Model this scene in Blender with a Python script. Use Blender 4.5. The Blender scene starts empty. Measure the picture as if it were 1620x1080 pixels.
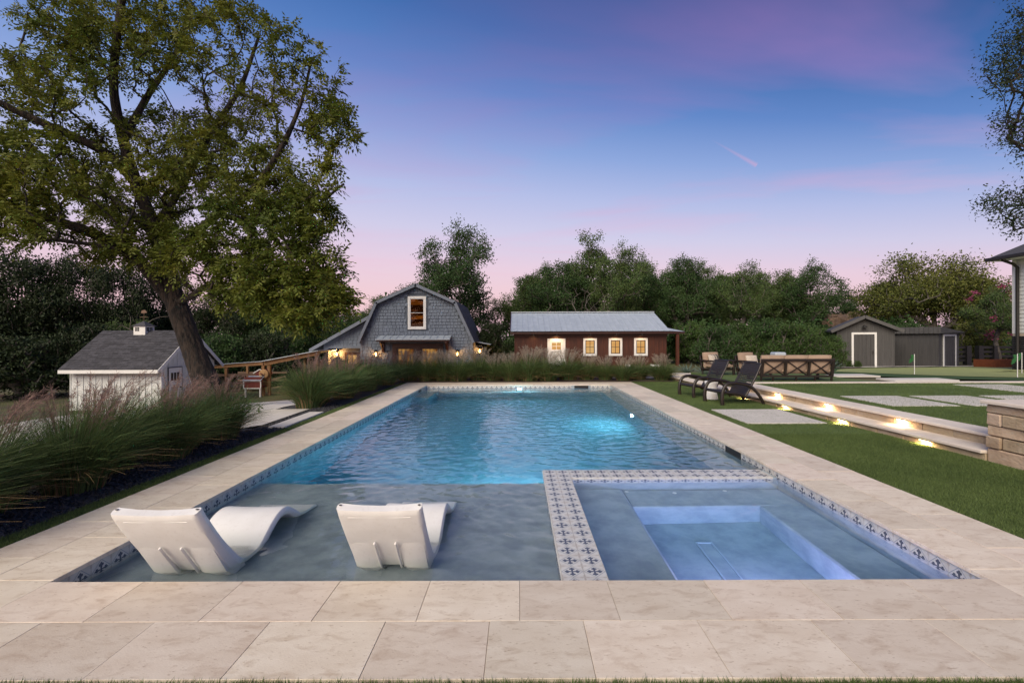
import bpy, math, random
import numpy as np
from mathutils import Vector, Matrix

# ------------------------------------------------------------------ camera
S = bpy.context.scene
COL = S.collection
cam_d = bpy.data.cameras.new("camera"); cam = bpy.data.objects.new("camera", cam_d); COL.objects.link(cam)
cam_d.sensor_width = 36.0; cam_d.lens = 16.0; cam_d.clip_start = 0.05; cam_d.clip_end = 600
cam_d.shift_x = -11 / 1620; cam_d.shift_y = -7 / 1620
cam.location = (0, 0, 1.5); cam.rotation_euler = (math.pi / 2, 0.0032, 0)
S.camera = cam
S.render.resolution_x, S.render.resolution_y = 1024, 682
S.view_settings.view_transform = 'Standard'; S.view_settings.look = 'None'
S.view_settings.exposure = 0.0; S.view_settings.gamma = 1.0
S.cycles.use_denoising = True
S.cycles.sample_clamp_indirect = 6.0
S.cycles.max_bounces = 10; S.cycles.transparent_max_bounces = 8


def srgb(r, g, b, k=1.0):
    f = lambda c: ((c / 255) / 12.92 if c / 255 <= 0.04045 else (((c / 255) + 0.055) / 1.055) ** 2.4) * k
    return (f(r), f(g), f(b), 1.0)


class G:
    """small node-tree writer: g(type, {input: value or socket}, out, **props) -> output socket"""
    def __init__(s, tree):
        s.t = tree; tree.nodes.clear()
    def __call__(s, typ, ins={}, out=0, **props):
        n = s.t.nodes.new(typ)
        for k, v in props.items():
            setattr(n, k, v)
        for k, v in ins.items():
            so = n.inputs[k]
            if isinstance(v, bpy.types.NodeSocket):
                s.t.links.new(v, so)
            else:
                so.default_value = v
        return n.outputs[out] if len(n.outputs) else n
    def m(s, op, a, b=0.0, c=0.0, clamp=False):
        return s('ShaderNodeMath', {0: a, 1: b, 2: c}, operation=op, use_clamp=clamp)
    def vm(s, op, a, b=(0, 0, 0), out=0):
        return s('ShaderNodeVectorMath', {0: a, 1: b}, out, operation=op)
    def mix(s, f, a, b, mode='MIX'):
        return s('ShaderNodeMix', {0: f, 6: a, 7: b}, 2, data_type='RGBA', blend_type=mode)
    def ramp(s, f, stops, interp='LINEAR'):
        o = s('ShaderNodeValToRGB', {0: f}); r = o.node.color_ramp; r.interpolation = interp
        while len(r.elements) < len(stops):
            r.elements.new(0.5)
        for e, (p, c) in zip(r.elements, stops):
            e.position = p; e.color = c if len(c) == 4 else (*c, 1)
        return o


# ------------------------------------------------------------------ world: dusk sky
W = bpy.data.worlds.new("World"); S.world = W; W.use_nodes = True
g = G(W.node_tree)
d = g.vm('NORMALIZE', g('ShaderNodeTexCoord', out=0))
sep = g('ShaderNodeSeparateXYZ', {0: d}); sx, sy, sz = sep.node.outputs
# the pink twilight arch stands over the horizon ahead, so the bands close in towards the sides
ln = g.m('SQRT', g.m('ADD', g.m('ADD', g.m('MULTIPLY', g.m('MULTIPLY', sx, sx), 0.35), g.m('MULTIPLY', sy, sy)), g.m('MULTIPLY', sz, sz)))
arch = g.m('MULTIPLY', g.m('DIVIDE', sz, ln), g.m('ADD', 1.0, g.m('MULTIPLY', sx, 0.30)))
sky = g.ramp(arch, [(0.0, srgb(214, 182, 198)), (0.075, srgb(228, 190, 206)), (0.15, srgb(220, 192, 216)), (0.22, srgb(198, 192, 224)),
                  (0.30, srgb(170, 178, 222)), (0.38, srgb(130, 155, 212)), (0.47, srgb(82, 122, 192)), (0.56, srgb(44, 94, 166)),
                  (0.66, srgb(28, 72, 140)), (1.0, srgb(24, 58, 116))])
# thin pink cloud bands: noise on the cloud-deck plane, drawn out along one heading
zz = g.m('ADD', g.m('MAXIMUM', sz, 0.02), 0.12)
pl = g('ShaderNodeCombineXYZ', {0: g.m('DIVIDE', sx, zz), 1: g.m('DIVIDE', sy, zz), 2: 0.0})
mp = g('ShaderNodeMapping', {0: pl, 1: (9.86, 6.06, 0), 2: (0, 0, 0.42), 3: (0.42, 1.25, 1)})
c1 = g('ShaderNodeTexNoise', {'Vector': mp, 'Scale': 1.0, 'Detail': 5.0, 'Roughness': 0.52, 'Distortion': 0.5})
cf = g.ramp(c1, [(0.52, (0, 0, 0, 1)), (0.76, (1, 1, 1, 1))])
ccol = g.ramp(sz, [(0.0, srgb(234, 184, 200)), (0.2, srgb(222, 176, 208)), (0.42, srgb(160, 118, 186)), (0.6, srgb(98, 80, 150)), (1.0, srgb(60, 56, 118))])
sky = g.mix(g.m('MULTIPLY', cf, 0.7), sky, ccol)
# the short contrail
def pdir(px, py):
    return Vector(((px - 821) / 720, 1.0, (533 - py) / 720)).normalized()
A, B = pdir(1126, 222), pdir(1198, 263)
n_ = A.cross(B).normalized(); m_ = (A + B).normalized(); half = A.angle(B) / 2
off = g.m('ABSOLUTE', g.vm('DOT_PRODUCT', d, n_, 1))
along = g.vm('DOT_PRODUCT', d, (B - A).normalized(), 1)
t_ = g.m('DIVIDE', g.m('ADD', along, math.sin(half)), 2 * math.sin(half), clamp=True)
wid = g.m('MULTIPLY', g.m('ADD', g.m('MULTIPLY', t_, 0.7), 0.3), 0.0055)
inl = g.m('MULTIPLY', g.m('LESS_THAN', g.m('ABSOLUTE', along), math.sin(half)), g.m('GREATER_THAN', sy, 0.0))
trail = g.m('MULTIPLY', g.m('SUBTRACT', 1.0, g.m('DIVIDE', off, wid), clamp=True), inl)
sky = g.mix(g.m('MULTIPLY', trail, g.m('MULTIPLY', t_, 0.36)), sky, srgb(240, 160, 190))
nish = g('ShaderNodeTexSky', sky_type='NISHITA', sun_disc=False, sun_elevation=math.radians(2.0), sun_rotation=math.radians(180), air_density=1.0)
bg1 = g('ShaderNodeBackground', {0: sky, 1: 1.0})
bg2 = g('ShaderNodeBackground', {0: nish, 1: 0.05})
g('ShaderNodeOutputWorld', {0: g('ShaderNodeAddShader', {0: bg1, 1: bg2})})

# ------------------------------------------------------------------ sun: broad warm afterglow from behind the camera
sun_d = bpy.data.lights.new("sun", 'SUN'); sun = bpy.data.objects.new("sun", sun_d); COL.objects.link(sun)
sun_d.energy = 4.3; sun_d.angle = math.radians(45); sun_d.color = (1.0, 0.87, 0.68)
sun.rotation_euler = Vector((0.40, 0.72, -0.60)).to_track_quat('-Z', 'Y').to_euler()

# ================================================================== helpers
rng = np.random.default_rng(7)
R_ = random.Random(11)
F = 720.0
def gp(px, py, z=0.0):
    """point of the level plane z seen at this place of the photograph (used for layout only)"""
    Y = (1.5 - z) * F / (py - 533); return Vector(((px - 821) / F * Y, Y, z))
def X_(px, Y): return (px - 821) / F * Y
def Z_(py, Y): return 1.5 - (py - 533) / F * Y


def sst(a, b, x):
    t = np.clip((x - a) / (b - a), 0, 1); return t * t * (3 - 2 * t)
def T(X, Y):
    """height of the natural ground"""
    X = np.asarray(X, float); Y = np.asarray(Y, float)
    drop = np.interp(X, [-60, -22, -15, -8, -5.0], [2.3, 2.0, 1.9, 1.4, 1.2])
    left = -drop * np.clip((Y - 8) / 14, 0, 1)
    mid = -0.55 * np.clip((Y - 16.8) / 9, 0, 1)
    right = 0.24 - 0.48 * np.clip((Y - 13) / 13, 0, 1)
    wl = sst(-4.6, -6.2, X) if False else 1 - sst(-6.4, -4.6, X)
    wr = sst(5.75, 6.2, X) * np.where(Y < 17, 1, 1)
    return left * wl + mid * (1 - wl) * (1 - wr) + right * wr
def Tz(x, y): return float(T(x, y))


def wloc(o):
    p = Vector((0, 0, 0))
    while o is not None:
        p += o.location; o = o.parent
    return p
def props(o, label=None, cat=None, group=None, kind=None):
    for k, v in (('label', label), ('category', cat), ('group', group), ('kind', kind)):
        if v: o[k] = v
    return o
def thing(name, label, cat, loc=(0, 0, 0), rz=0.0, group=None):
    o = bpy.data.objects.new(name, None); COL.objects.link(o); o.empty_display_size = 0.2
    o.location = loc; o.rotation_euler = (0, 0, rz)
    return props(o, label, cat, group)
def link(name, me, parent=None, loc=None):
    o = bpy.data.objects.new(name, me); COL.objects.link(o)
    if parent is not None: o.parent = parent
    if loc is not None: o.location = loc
    return o
def copy_tree(o, parent=None):
    c = o.copy(); COL.objects.link(c); c.parent = parent
    for ch in list(o.children):
        copy_tree(ch, c)
    return c
def npmesh(name, V, Fc, mat, smooth=False):
    V = np.asarray(V, np.float32); Fc = np.asarray(Fc, np.int32); k = Fc.shape[1]
    me = bpy.data.meshes.new(name)
    me.vertices.add(len(V)); me.vertices.foreach_set('co', V.ravel())
    me.loops.add(Fc.size); me.loops.foreach_set('vertex_index', Fc.ravel())
    me.polygons.add(len(Fc)); me.polygons.foreach_set('loop_start', np.arange(0, Fc.size, k, dtype=np.int32))
    me.polygons.foreach_set('use_smooth', np.full(len(Fc), smooth))
    me.materials.append(mat); me.update(); me.validate()
    return me


class MB:
    """collects boxes, bars, tubes; build() links them as one mesh object"""
    def __init__(s): s.v = []; s.f = []; s.uv = None
    def add(s, vs, fs):
        o = len(s.v); s.v += [tuple(p) for p in vs]; s.f += [tuple(i + o for i in f) for f in fs]; return s
    def box(s, x0, x1, y0, y1, z0, z1):
        return s.add([(x0, y0, z0), (x1, y0, z0), (x1, y1, z0), (x0, y1, z0), (x0, y0, z1), (x1, y0, z1), (x1, y1, z1), (x0, y1, z1)],
                     [(0, 3, 2, 1), (4, 5, 6, 7), (0, 1, 5, 4), (1, 2, 6, 5), (2, 3, 7, 6), (3, 0, 4, 7)])
    def cbox(s, x0, x1, y0, y1, z0, z1, b=0.01, M=None):
        """box with chamfered edges"""
        lo = (x0, y0, z0); hi = (x1, y1, z1); vs = []; idx = {}
        for cx in (0, 1):
            for cy in (0, 1):
                for cz in (0, 1):
                    c = (cx, cy, cz)
                    for ax in range(3):
                        p = []
                        for k in range(3):
                            e = hi[k] if c[k] else lo[k]
                            p.append(e if k == ax else e + (-b if c[k] else b))
                        idx[(c, ax)] = len(vs); vs.append(p)
        fs = []
        for ax in range(3):
            u, v = [(1, 2), (2, 0), (0, 1)][ax]
            for sd in (0, 1):
                q = []
                for (a, b2) in ((0, 0), (1, 0), (1, 1), (0, 1)):
                    c = [0, 0, 0]; c[ax] = sd; c[u] = a; c[v] = b2; q.append(idx[(tuple(c), ax)])
                fs.append(tuple(q) if sd else tuple(reversed(q)))
        for ax in range(3):
            u, v = [(1, 2), (2, 0), (0, 1)][ax]
            for a in (0, 1):
                for b2 in (0, 1):
                    c0 = [0, 0, 0]; c0[u] = a; c0[v] = b2; c1 = list(c0); c1[ax] = 1
                    fs.append((idx[(tuple(c0), u)], idx[(tuple(c0), v)], idx[(tuple(c1), v)], idx[(tuple(c1), u)]))
        for cx in (0, 1):
            for cy in (0, 1):
                for cz in (0, 1):
                    c = (cx, cy, cz); fs.append((idx[(c, 0)], idx[(c, 1)], idx[(c, 2)]))
        if M is not None: vs = [M @ Vector(p) for p in vs]
        return s.add(vs, fs)
    def bar(s, p, q, w, h, b=0.0, up=(0, 0, 1)):
        """box-section bar from p to q, w across, h along 'up'"""
        p = Vector(p); q = Vector(q); dr = q - p; L = dr.length; x = dr / L
        y = Vector(up).cross(x)
        if y.length < 1e-4: y = Vector((0, 1, 0)).cross(x)
        y.normalize(); z = x.cross(y)
        M = Matrix(((x.x, y.x, z.x, p.x), (x.y, y.y, z.y, p.y), (x.z, y.z, z.z, p.z), (0, 0, 0, 1)))
        if b > 0: return s.cbox(0, L, -w / 2, w / 2, -h / 2, h / 2, b, M)
        t = MB().box(0, L, -w / 2, w / 2, -h / 2, h / 2)
        return s.add([M @ Vector(v) for v in t.v], t.f)
    def tube(s, pts, rad, n=8, cap=True, flat=1.0):
        pts = [Vector(p) for p in pts]; k = len(pts)
        rad = [rad] * k if isinstance(rad, (int, float)) else list(rad)
        o = len(s.v); prev = None
        for i, p in enumerate(pts):
            t = (pts[min(i + 1, k - 1)] - pts[max(i - 1, 0)]).normalized()
            a = (prev - t * prev.dot(t)) if prev is not None else t.cross(Vector((0, 0, 1)) if abs(t.z) < 0.9 else Vector((0, 1, 0)))
            a.normalize(); prev = a; b = t.cross(a)
            for j in range(n):
                th = 2 * math.pi * j / n
                s.v.append(tuple(p + a * (rad[i] * math.cos(th)) + b * (rad[i] * flat * math.sin(th))))
        for i in range(k - 1):
            for j in range(n):
                j2 = (j + 1) % n
                s.f.append((o + i * n + j, o + i * n + j2, o + (i + 1) * n + j2, o + (i + 1) * n + j))
        if cap:
            s.f.append(tuple(o + j for j in reversed(range(n)))); s.f.append(tuple(o + (k - 1) * n + j for j in range(n)))
        return s
    def prism(s, poly, ax, a0, a1):
        """polygon (counter-clockwise) extruded along axis ax: 'x' poly=(y,z), 'y' poly=(x,z), 'z' poly=(x,y)"""
        n = len(poly)
        f = {'x': lambda u, v, a: (a, u, v), 'y': lambda u, v, a: (u, a, v), 'z': lambda u, v, a: (u, v, a)}[ax]
        vs = [f(u, v, a0) for u, v in poly] + [f(u, v, a1) for u, v in poly]
        fs = [tuple(range(n)), tuple(range(2 * n - 1, n - 1, -1))]
        fs += [(i, i + n, (i + 1) % n + n, (i + 1) % n) for i in range(n)]
        return s.add(vs, fs)
    def lathe(s, prof, n=24, c=(0, 0, 0)):
        o = len(s.v); k = len(prof)
        for r, z in prof:
            for j in range(n):
                th = 2 * math.pi * j / n; s.v.append((c[0] + r * math.cos(th), c[1] + r * math.sin(th), c[2] + z))
        for i in range(k - 1):
            for j in range(n):
                j2 = (j + 1) % n; s.f.append((o + i * n + j, o + i * n + j2, o + (i + 1) * n + j2, o + (i + 1) * n + j))
        s.f.append(tuple(o + j for j in reversed(range(n)))); s.f.append(tuple(o + (k - 1) * n + j for j in range(n)))
        return s
    def quad(s, a, b, c, d): return s.add([a, b, c, d], [(0, 1, 2, 3)])
    def mesh(s, name, mat, smooth=None, off=Vector((0, 0, 0))):
        me = bpy.data.meshes.new(name)
        me.from_pydata([(v[0] - off.x, v[1] - off.y, v[2] - off.z) for v in s.v], [], s.f)
        me.materials.append(mat)
        if s.uv is not None:
            ul = me.uv_layers.new(name='uv')
            for i, c in enumerate(s.uv): ul.data[i].uv = c
        me.validate(); me.update()
        if smooth is not None:
            me.polygons.foreach_set('use_smooth', [True] * len(me.polygons))
            if smooth < 3: me.set_sharp_from_angle(angle=smooth)
        return me
    def build(s, name, mat, parent=None, smooth=None, local=False, origin=None):
        if parent is not None:
            off = Vector((0, 0, 0)) if local else wloc(parent)
            if origin is not None: off = off + Vector(origin)
            o = link(name, s.mesh(name, mat, smooth, off), parent)
            if origin is not None: o.location = origin
            return o
        a = np.array(s.v); lo = a.min(0); hi = a.max(0)
        off = Vector(((lo[0] + hi[0]) / 2, (lo[1] + hi[1]) / 2, lo[2])) if origin is None else Vector(origin)
        return link(name, s.mesh(name, mat, smooth, off), None, off)
    # build with the mesh origin at the centre of the piece (per-piece texture coordinates)
    def piece(s, name, mat, parent, smooth=None, local=False):
        a = np.array(s.v); c = Vector((a.min(0) + a.max(0)) / 2)
        base = Vector((0, 0, 0)) if local else wloc(parent)
        o = link(name, s.mesh(name, mat, smooth, c), parent); o.location = c - base
        return o


def bez(pts, n=24):
    """Catmull-Rom through the points"""
    P = [Vector(p) for p in pts]; P = [P[0] * 2 - P[1]] + P + [P[-1] * 2 - P[-2]]; out = []
    m = len(P) - 3
    for i in range(n + 1):
        t = i / n * m; k = min(int(t), m - 1); u = t - k
        a, b, c, d2 = P[k:k + 4]
        out.append(0.5 * ((2 * b) + (c - a) * u + (2 * a - 5 * b + 4 * c - d2) * u * u + (3 * b - a - 3 * c + d2) * u ** 3))
    return out


# ================================================================== materials
MATS = {}
def std(name, c1, c2=None, rough=0.6, scale=6.0, detail=5.0, bump=0.0, bscale=60.0, stretch=(1, 1, 1), rnd=0.0, hrnd=0.0, metal=0.0,
        island=0.0, spec=0.5, trans=0.0, pos=False, lo=0.35, hi=0.65, dirt=None, bdist=0.01, coat=0.0, pits=None):
    m = bpy.data.materials.new(name); m.use_nodes = True; g = G(m.node_tree); MATS[name] = m
    c1 = (*c1[:3], 1); c2 = (*c2[:3], 1) if c2 else tuple(min(1, x * 0.72) for x in c1[:3]) + (1,)
    oi = g('ShaderNodeObjectInfo', out=5)
    vec = g('ShaderNodeNewGeometry', out=0) if pos else g('ShaderNodeTexCoord', out=3)
    if rnd or hrnd: vec = g.vm('ADD', vec, g('ShaderNodeCombineXYZ', {0: g.m('MULTIPLY', oi, 71.0), 1: g.m('MULTIPLY', oi, 37.0), 2: g.m('MULTIPLY', oi, 13.0)}))
    mp = g('ShaderNodeMapping', {0: vec, 3: stretch})
    nz = g('ShaderNodeTexNoise', {'Vector': mp, 'Scale': scale, 'Detail': detail, 'Roughness': 0.6})
    f = g('ShaderNodeMapRange', {0: nz, 1: lo, 2: hi})
    col = g.mix(f, c1, c2)
    if dirt:   # (colour, scale, low, high)
        n2 = g('ShaderNodeTexNoise', {'Vector': mp, 'Scale': dirt[1], 'Detail': 8.0, 'Roughness': 0.65, 'Distortion': 0.6})
        col = g.mix(g('ShaderNodeMapRange', {0: n2, 1: dirt[2], 2: dirt[3]}), col, (*dirt[0][:3], 1))
    if pits:   # small voids: (colour, scale, low, high)
        n3 = g('ShaderNodeTexNoise', {'Vector': mp, 'Scale': pits[1], 'Detail': 3.0, 'Roughness': 0.5})
        col = g.mix(g('ShaderNodeMapRange', {0: n3, 1: pits[2], 2: pits[3]}), col, (*pits[0][:3], 1))
    val = None
    if rnd: val = g.m('ADD', 1.0 - rnd, g.m('MULTIPLY', oi, 2 * rnd))
    if island:
        isl = g('ShaderNodeNewGeometry', out=8)
        iv = g.m('ADD', 1.0 - island, g.m('MULTIPLY', isl, 2 * island)); val = iv if val is None else g.m('MULTIPLY', val, iv)
    if val is not None or hrnd:
        hue = g.m('ADD', 0.5 - hrnd, g.m('MULTIPLY', g.m('FRACT', g.m('MULTIPLY', g('ShaderNodeNewGeometry', out=8) if island else oi, 7.31)), 2 * hrnd)) if hrnd else 0.5
        col = g('ShaderNodeHueSaturation', {0: hue, 1: 1.0, 2: val if val is not None else 1.0, 4: col})
    ins = {'Base Color': col, 'Roughness': rough, 'Metallic': metal, 'Specular IOR Level': spec, 'Coat Weight': coat}
    if bump:
        bn = g('ShaderNodeTexNoise', {'Vector': mp, 'Scale': bscale, 'Detail': 6.0, 'Roughness': 0.65})
        ins['Normal'] = g('ShaderNodeBump', {'Strength': bump, 'Distance': bdist, 'Height': bn})
    sh = g('ShaderNodeBsdfPrincipled', ins)
    if trans:
        sh = g('ShaderNodeMixShader', {0: trans, 1: sh, 2: g('ShaderNodeBsdfTranslucent', {0: col})})
    g('ShaderNodeOutputMaterial', {0: sh})
    return m
def emit(name, c, k, c2=None, scale=4.0, lo=0.4, hi=0.6):
    m = bpy.data.materials.new(name); m.use_nodes = True; g = G(m.node_tree)
    col = (*c[:3], 1)
    if c2:
        vec = g('ShaderNodeTexCoord', out=3)
        if isinstance(scale, tuple): vec = g('ShaderNodeMapping', {0: vec, 3: scale}); scale = 1.6
        nz = g('ShaderNodeTexNoise', {'Vector': vec, 'Scale': scale, 'Detail': 3.0})
        col = g.mix(g('ShaderNodeMapRange', {0: nz, 1: lo, 2: hi}), col, (*c2[:3], 1))
    g('ShaderNodeOutputMaterial', {0: g('ShaderNodeEmission', {0: col, 1: k})})
    return m


M_trav = std('travertine', (0.735, 0.65, 0.54), (0.65, 0.555, 0.445), 0.55, 3.0, 10, 0.35, 90, (1, 2.2, 1), rnd=0.10, hrnd=0.008, lo=0.36, hi=0.66,
             dirt=((0.47, 0.36, 0.26), 6.5, 0.50, 0.80), bdist=0.004, pits=((0.42, 0.32, 0.23), 34.0, 0.62, 0.78))
M_mortar = std('mortar', (0.50, 0.42, 0.33), None, 0.9, 30)
M_plaster = std('pool_plaster', (0.36, 0.41, 0.44), (0.25, 0.30, 0.335), 0.7, 5.0, 10, 0.1, 50, pos=True, lo=0.38, hi=0.64)
M_white = std('white_resin', (0.80, 0.79, 0.77), (0.75, 0.735, 0.71), 0.38, 3, 3, 0.05, 30, dirt=((0.52, 0.48, 0.42), 2.5, 0.62, 0.9))
def resinm():
    """white resin with a worn, slightly stained band where the water laps at it"""
    m = bpy.data.materials.new('lounger_resin'); m.use_nodes = True; g = G(m.node_tree); oc = g('ShaderNodeTexCoord', out=3)
    z = g('ShaderNodeSeparateXYZ', {0: oc}, 2); n1 = g('ShaderNodeTexNoise', {'Vector': oc, 'Scale': 7.0, 'Detail': 6.0}); n2 = g('ShaderNodeTexNoise', {'Vector': oc, 'Scale': 38.0, 'Detail': 5.0})
    h = g.m('ADD', z, g.m('MULTIPLY', g.m('SUBTRACT', n1, 0.5), 0.05))
    band = g.m('SUBTRACT', 1.0, g.m('DIVIDE', g.m('ABSOLUTE', g.m('SUBTRACT', h, 0.15)), 0.085), clamp=True)
    scuff = g('ShaderNodeMapRange', {0: n2, 1: 0.58, 2: 0.78})
    col = g.mix(g('ShaderNodeMapRange', {0: n1, 1: 0.35, 2: 0.7}), (0.80, 0.79, 0.77, 1), (0.73, 0.715, 0.69, 1))
    col = g.mix(g.m('MULTIPLY', scuff, 0.30), col, (0.55, 0.52, 0.47, 1)); col = g.mix(g.m('MULTIPLY', band, 0.55), col, (0.50, 0.53, 0.45, 1))
    bp = g('ShaderNodeBump', {'Strength': 0.08, 'Distance': 0.003, 'Height': n2})
    g('ShaderNodeOutputMaterial', {0: g('ShaderNodeBsdfPrincipled', {'Base Color': col, 'Roughness': g.m('ADD', 0.34, g.m('MULTIPLY', n1, 0.2)), 'Normal': bp})}); return m
M_resin = resinm()
M_wick = std('brown_wicker', (0.026, 0.019, 0.017), (0.014, 0.011, 0.010), 0.5, 60, 4, 0.4, 160)
M_wframe = std('brown_frame', (0.020, 0.013, 0.010), (0.011, 0.008, 0.007), 0.42, 30, 4, 0.2, 80)
M_tan = std('tan_fabric', (0.34, 0.245, 0.18), (0.28, 0.20, 0.145), 0.95, 4, 5, 0.25, 300, rnd=0.06)
M_cream = std('cream_fabric', (0.56, 0.50, 0.42), (0.42, 0.36, 0.30), 0.95, 40, 5, 0.2, 200)
M_black = std('black_metal', (0.018, 0.017, 0.017), (0.012, 0.012, 0.012), 0.45, 20)
M_stone = std('ledge_stone', (0.52, 0.405, 0.285), (0.36, 0.265, 0.178), 0.85, 4, 7, 0.7, 22, (1, 1, 1.6), rnd=0.24, hrnd=0.012, dirt=((0.50, 0.42, 0.33), 2.2, 0.55, 0.75), bdist=0.02)
M_cap = std('limestone_cap', (0.72, 0.65, 0.57), (0.64, 0.56, 0.485), 0.7, 5, 6, 0.2, 80, rnd=0.05, bdist=0.004)
M_conc = std('concrete', (0.60, 0.57, 0.53), (0.53, 0.50, 0.465), 0.85, 1.2, 8, 0.06, 70, rnd=0.04, pos=True, dirt=((0.46, 0.43, 0.39), 0.6, 0.55, 0.85), bdist=0.004)
M_turf = std('turf', (0.096, 0.145, 0.040), (0.068, 0.108, 0.028), 0.95, 1.1, 9, 0.6, 260, pos=True)
M_blade = std('turf_blade', (0.116, 0.168, 0.047), (0.080, 0.124, 0.032), 0.75, 1.1, 7, pos=True, island=0.35, trans=0.25)
M_green = std('putting_green', (0.30, 0.335, 0.13), (0.26, 0.295, 0.11), 0.95, 1.0, 6, 0.4, 300, pos=True)
M_fringe = std('fringe_turf', (0.035, 0.085, 0.018), (0.025, 0.062, 0.012), 0.95, 3.0, 6, 0.6, 200, pos=True)
M_ground = std('ground_grass', (0.075, 0.085, 0.025), (0.105, 0.090, 0.038), 0.95, 0.7, 8, 0.5, 30, pos=True, dirt=((0.055, 0.040, 0.026), 0.25, 0.5, 0.68))
M_mulch = std('mulch', (0.06, 0.035, 0.024), (0.03, 0.018, 0.013), 0.95, 14, 6, 0.9, 40, pos=True)
M_gravel = std('slate_chips', (0.030, 0.031, 0.036), (0.055, 0.055, 0.060), 0.85, 30, 4, 0.5, 60, pos=True, island=0.5)
M_reed = std('reed_blade', (0.115, 0.165, 0.048), (0.066, 0.108, 0.032), 0.7, 2.0, 3, island=0.45, hrnd=0.02, trans=0.25)
M_straw = std('straw_blade', (0.22, 0.155, 0.07), (0.16, 0.10, 0.045), 0.8, 6, 3, island=0.3)
M_plume = std('plume', (0.30, 0.20, 0.165), (0.22, 0.135, 0.115), 0.9, 5, 3, island=0.3, trans=0.35)
M_plume2 = std('pale_plume', (0.42, 0.36, 0.28), (0.30, 0.25, 0.19), 0.9, 5, 3, island=0.3, trans=0.35)
M_bark = std('bark', (0.042, 0.030, 0.023), (0.010, 0.008, 0.007), 0.95, 12, 8, 1.0, 13, (1, 1, 0.22), bdist=0.09, lo=0.42, hi=0.58)
M_bark2 = std('grey_bark', (0.13, 0.115, 0.10), (0.055, 0.048, 0.042), 0.95, 5, 6, 0.6, 20, (1, 1, 0.4), bdist=0.03)
def leafm(name, c, c2, tr=0.35, isl=0.35): return std(name, c, c2, 0.6, 0.5, 3, island=isl, hrnd=0.018, trans=tr, spec=0.3)
M_leafA = leafm('pecan_leaf', (0.150, 0.162, 0.021), (0.076, 0.108, 0.016))
M_leafB = leafm('deep_green_leaf', (0.060, 0.112, 0.032), (0.038, 0.078, 0.024), 0.32)
M_leafC = leafm('mid_green_leaf', (0.105, 0.158, 0.046), (0.066, 0.112, 0.034), 0.35)
M_leafD = leafm('yellow_green_leaf', (0.150, 0.165, 0.036), (0.098, 0.122, 0.027), 0.35)
M_leafE = leafm('forest_leaf', (0.033, 0.052, 0.018), (0.020, 0.035, 0.013), 0.25)
M_leafF = leafm('bush_leaf', (0.075, 0.130, 0.032), (0.046, 0.086, 0.022), 0.32)
M_pink = leafm('pink_blossom', (0.34, 0.07, 0.15), (0.24, 0.05, 0.11), 0.3)
M_agave = std('agave_leaf', (0.10, 0.15, 0.125), (0.07, 0.11, 0.09), 0.55, 4)
M_shake = std('blue_grey_shake', (0.150, 0.182, 0.235), (0.115, 0.142, 0.185), 0.75, 3, 5, 0.3, 40, (1, 1, 0.4), island=0.07, pos=True)
M_shakeback = std('shake_backing', (0.098, 0.118, 0.15), None, 0.9, 4)
M_greytrim = std('grey_trim', (0.165, 0.192, 0.24), (0.14, 0.165, 0.21), 0.6, 4)
M_roofg = std('grey_shingle', (0.085, 0.085, 0.095), (0.055, 0.055, 0.062), 0.9, 20, 4, 0.4, 60, island=0.25)
M_roofd = std('charcoal_shingle', (0.062, 0.062, 0.072), (0.038, 0.038, 0.046), 0.9, 12, 5, 0.5, 60, island=0.35)
M_wside = std('white_siding', (0.63, 0.645, 0.635), (0.57, 0.585, 0.575), 0.6, 2, 5, 0.05, 30, rnd=0.02, dirt=((0.45, 0.46, 0.42), 1.0, 0.6, 0.9))
M_wtrim = std('white_trim', (0.72, 0.72, 0.71), (0.66, 0.66, 0.65), 0.5, 3)
M_red = std('oxblood_board', (0.078, 0.018, 0.006), (0.040, 0.0095, 0.0035), 0.6, 5, 6, 0.25, 30, (3, 3, 0.3), rnd=0.14)
M_redtrim = std('dark_red_trim', (0.040, 0.011, 0.007), (0.026, 0.007, 0.005), 0.5, 6)
M_galv = std('galvanised', (0.48, 0.54, 0.60), (0.40, 0.46, 0.52), 0.45, 2.5, 6, 0.1, 20, metal=0.25, rnd=0.04)
M_char = std('charcoal_board', (0.068, 0.066, 0.066), (0.050, 0.049, 0.050), 0.75, 4, 6, 0.2, 30, (3, 3, 0.3), rnd=0.08)
M_chart = std('charcoal_trim', (0.085, 0.083, 0.083), (0.066, 0.065, 0.066), 0.7, 4)
M_cedar = std('cedar_post', (0.27, 0.145, 0.062), (0.185, 0.092, 0.038), 0.75, 5, 6, 0.25, 30, (3, 3, 0.4), rnd=0.12)
M_cedar2 = std('weathered_rail', (0.20, 0.125, 0.085), (0.13, 0.08, 0.055), 0.8, 5, 6, 0.25, 30, (0.4, 3, 3), rnd=0.12)
M_planter = std('rust_timber', (0.26, 0.072, 0.022), (0.19, 0.05, 0.016), 0.7, 5)
M_blkbrick = std('black_brick', (0.018, 0.018, 0.019), (0.011, 0.011, 0.012), 0.6, 8, rnd=0.3)
M_rock = std('brown_rock', (0.19, 0.125, 0.085), (0.10, 0.066, 0.05), 0.9, 1.2, 7, 0.8, 8)
M_flag = std('green_flag', (0.02, 0.14, 0.035), (0.015, 0.10, 0.025), 0.7, 5)
M_orange = std('orange_plastic', (0.75, 0.075, 0.015), (0.6, 0.06, 0.012), 0.5, 5)
M_ochre = std('ochre_machine', (0.16, 0.095, 0.04), (0.10, 0.06, 0.025), 0.6, 5)
M_straww = std('woven_straw', (0.42, 0.26, 0.12), (0.30, 0.17, 0.07), 0.8, 30)
M_redp = std('barn_red', (0.16, 0.028, 0.022), (0.11, 0.02, 0.016), 0.7, 5)
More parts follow.
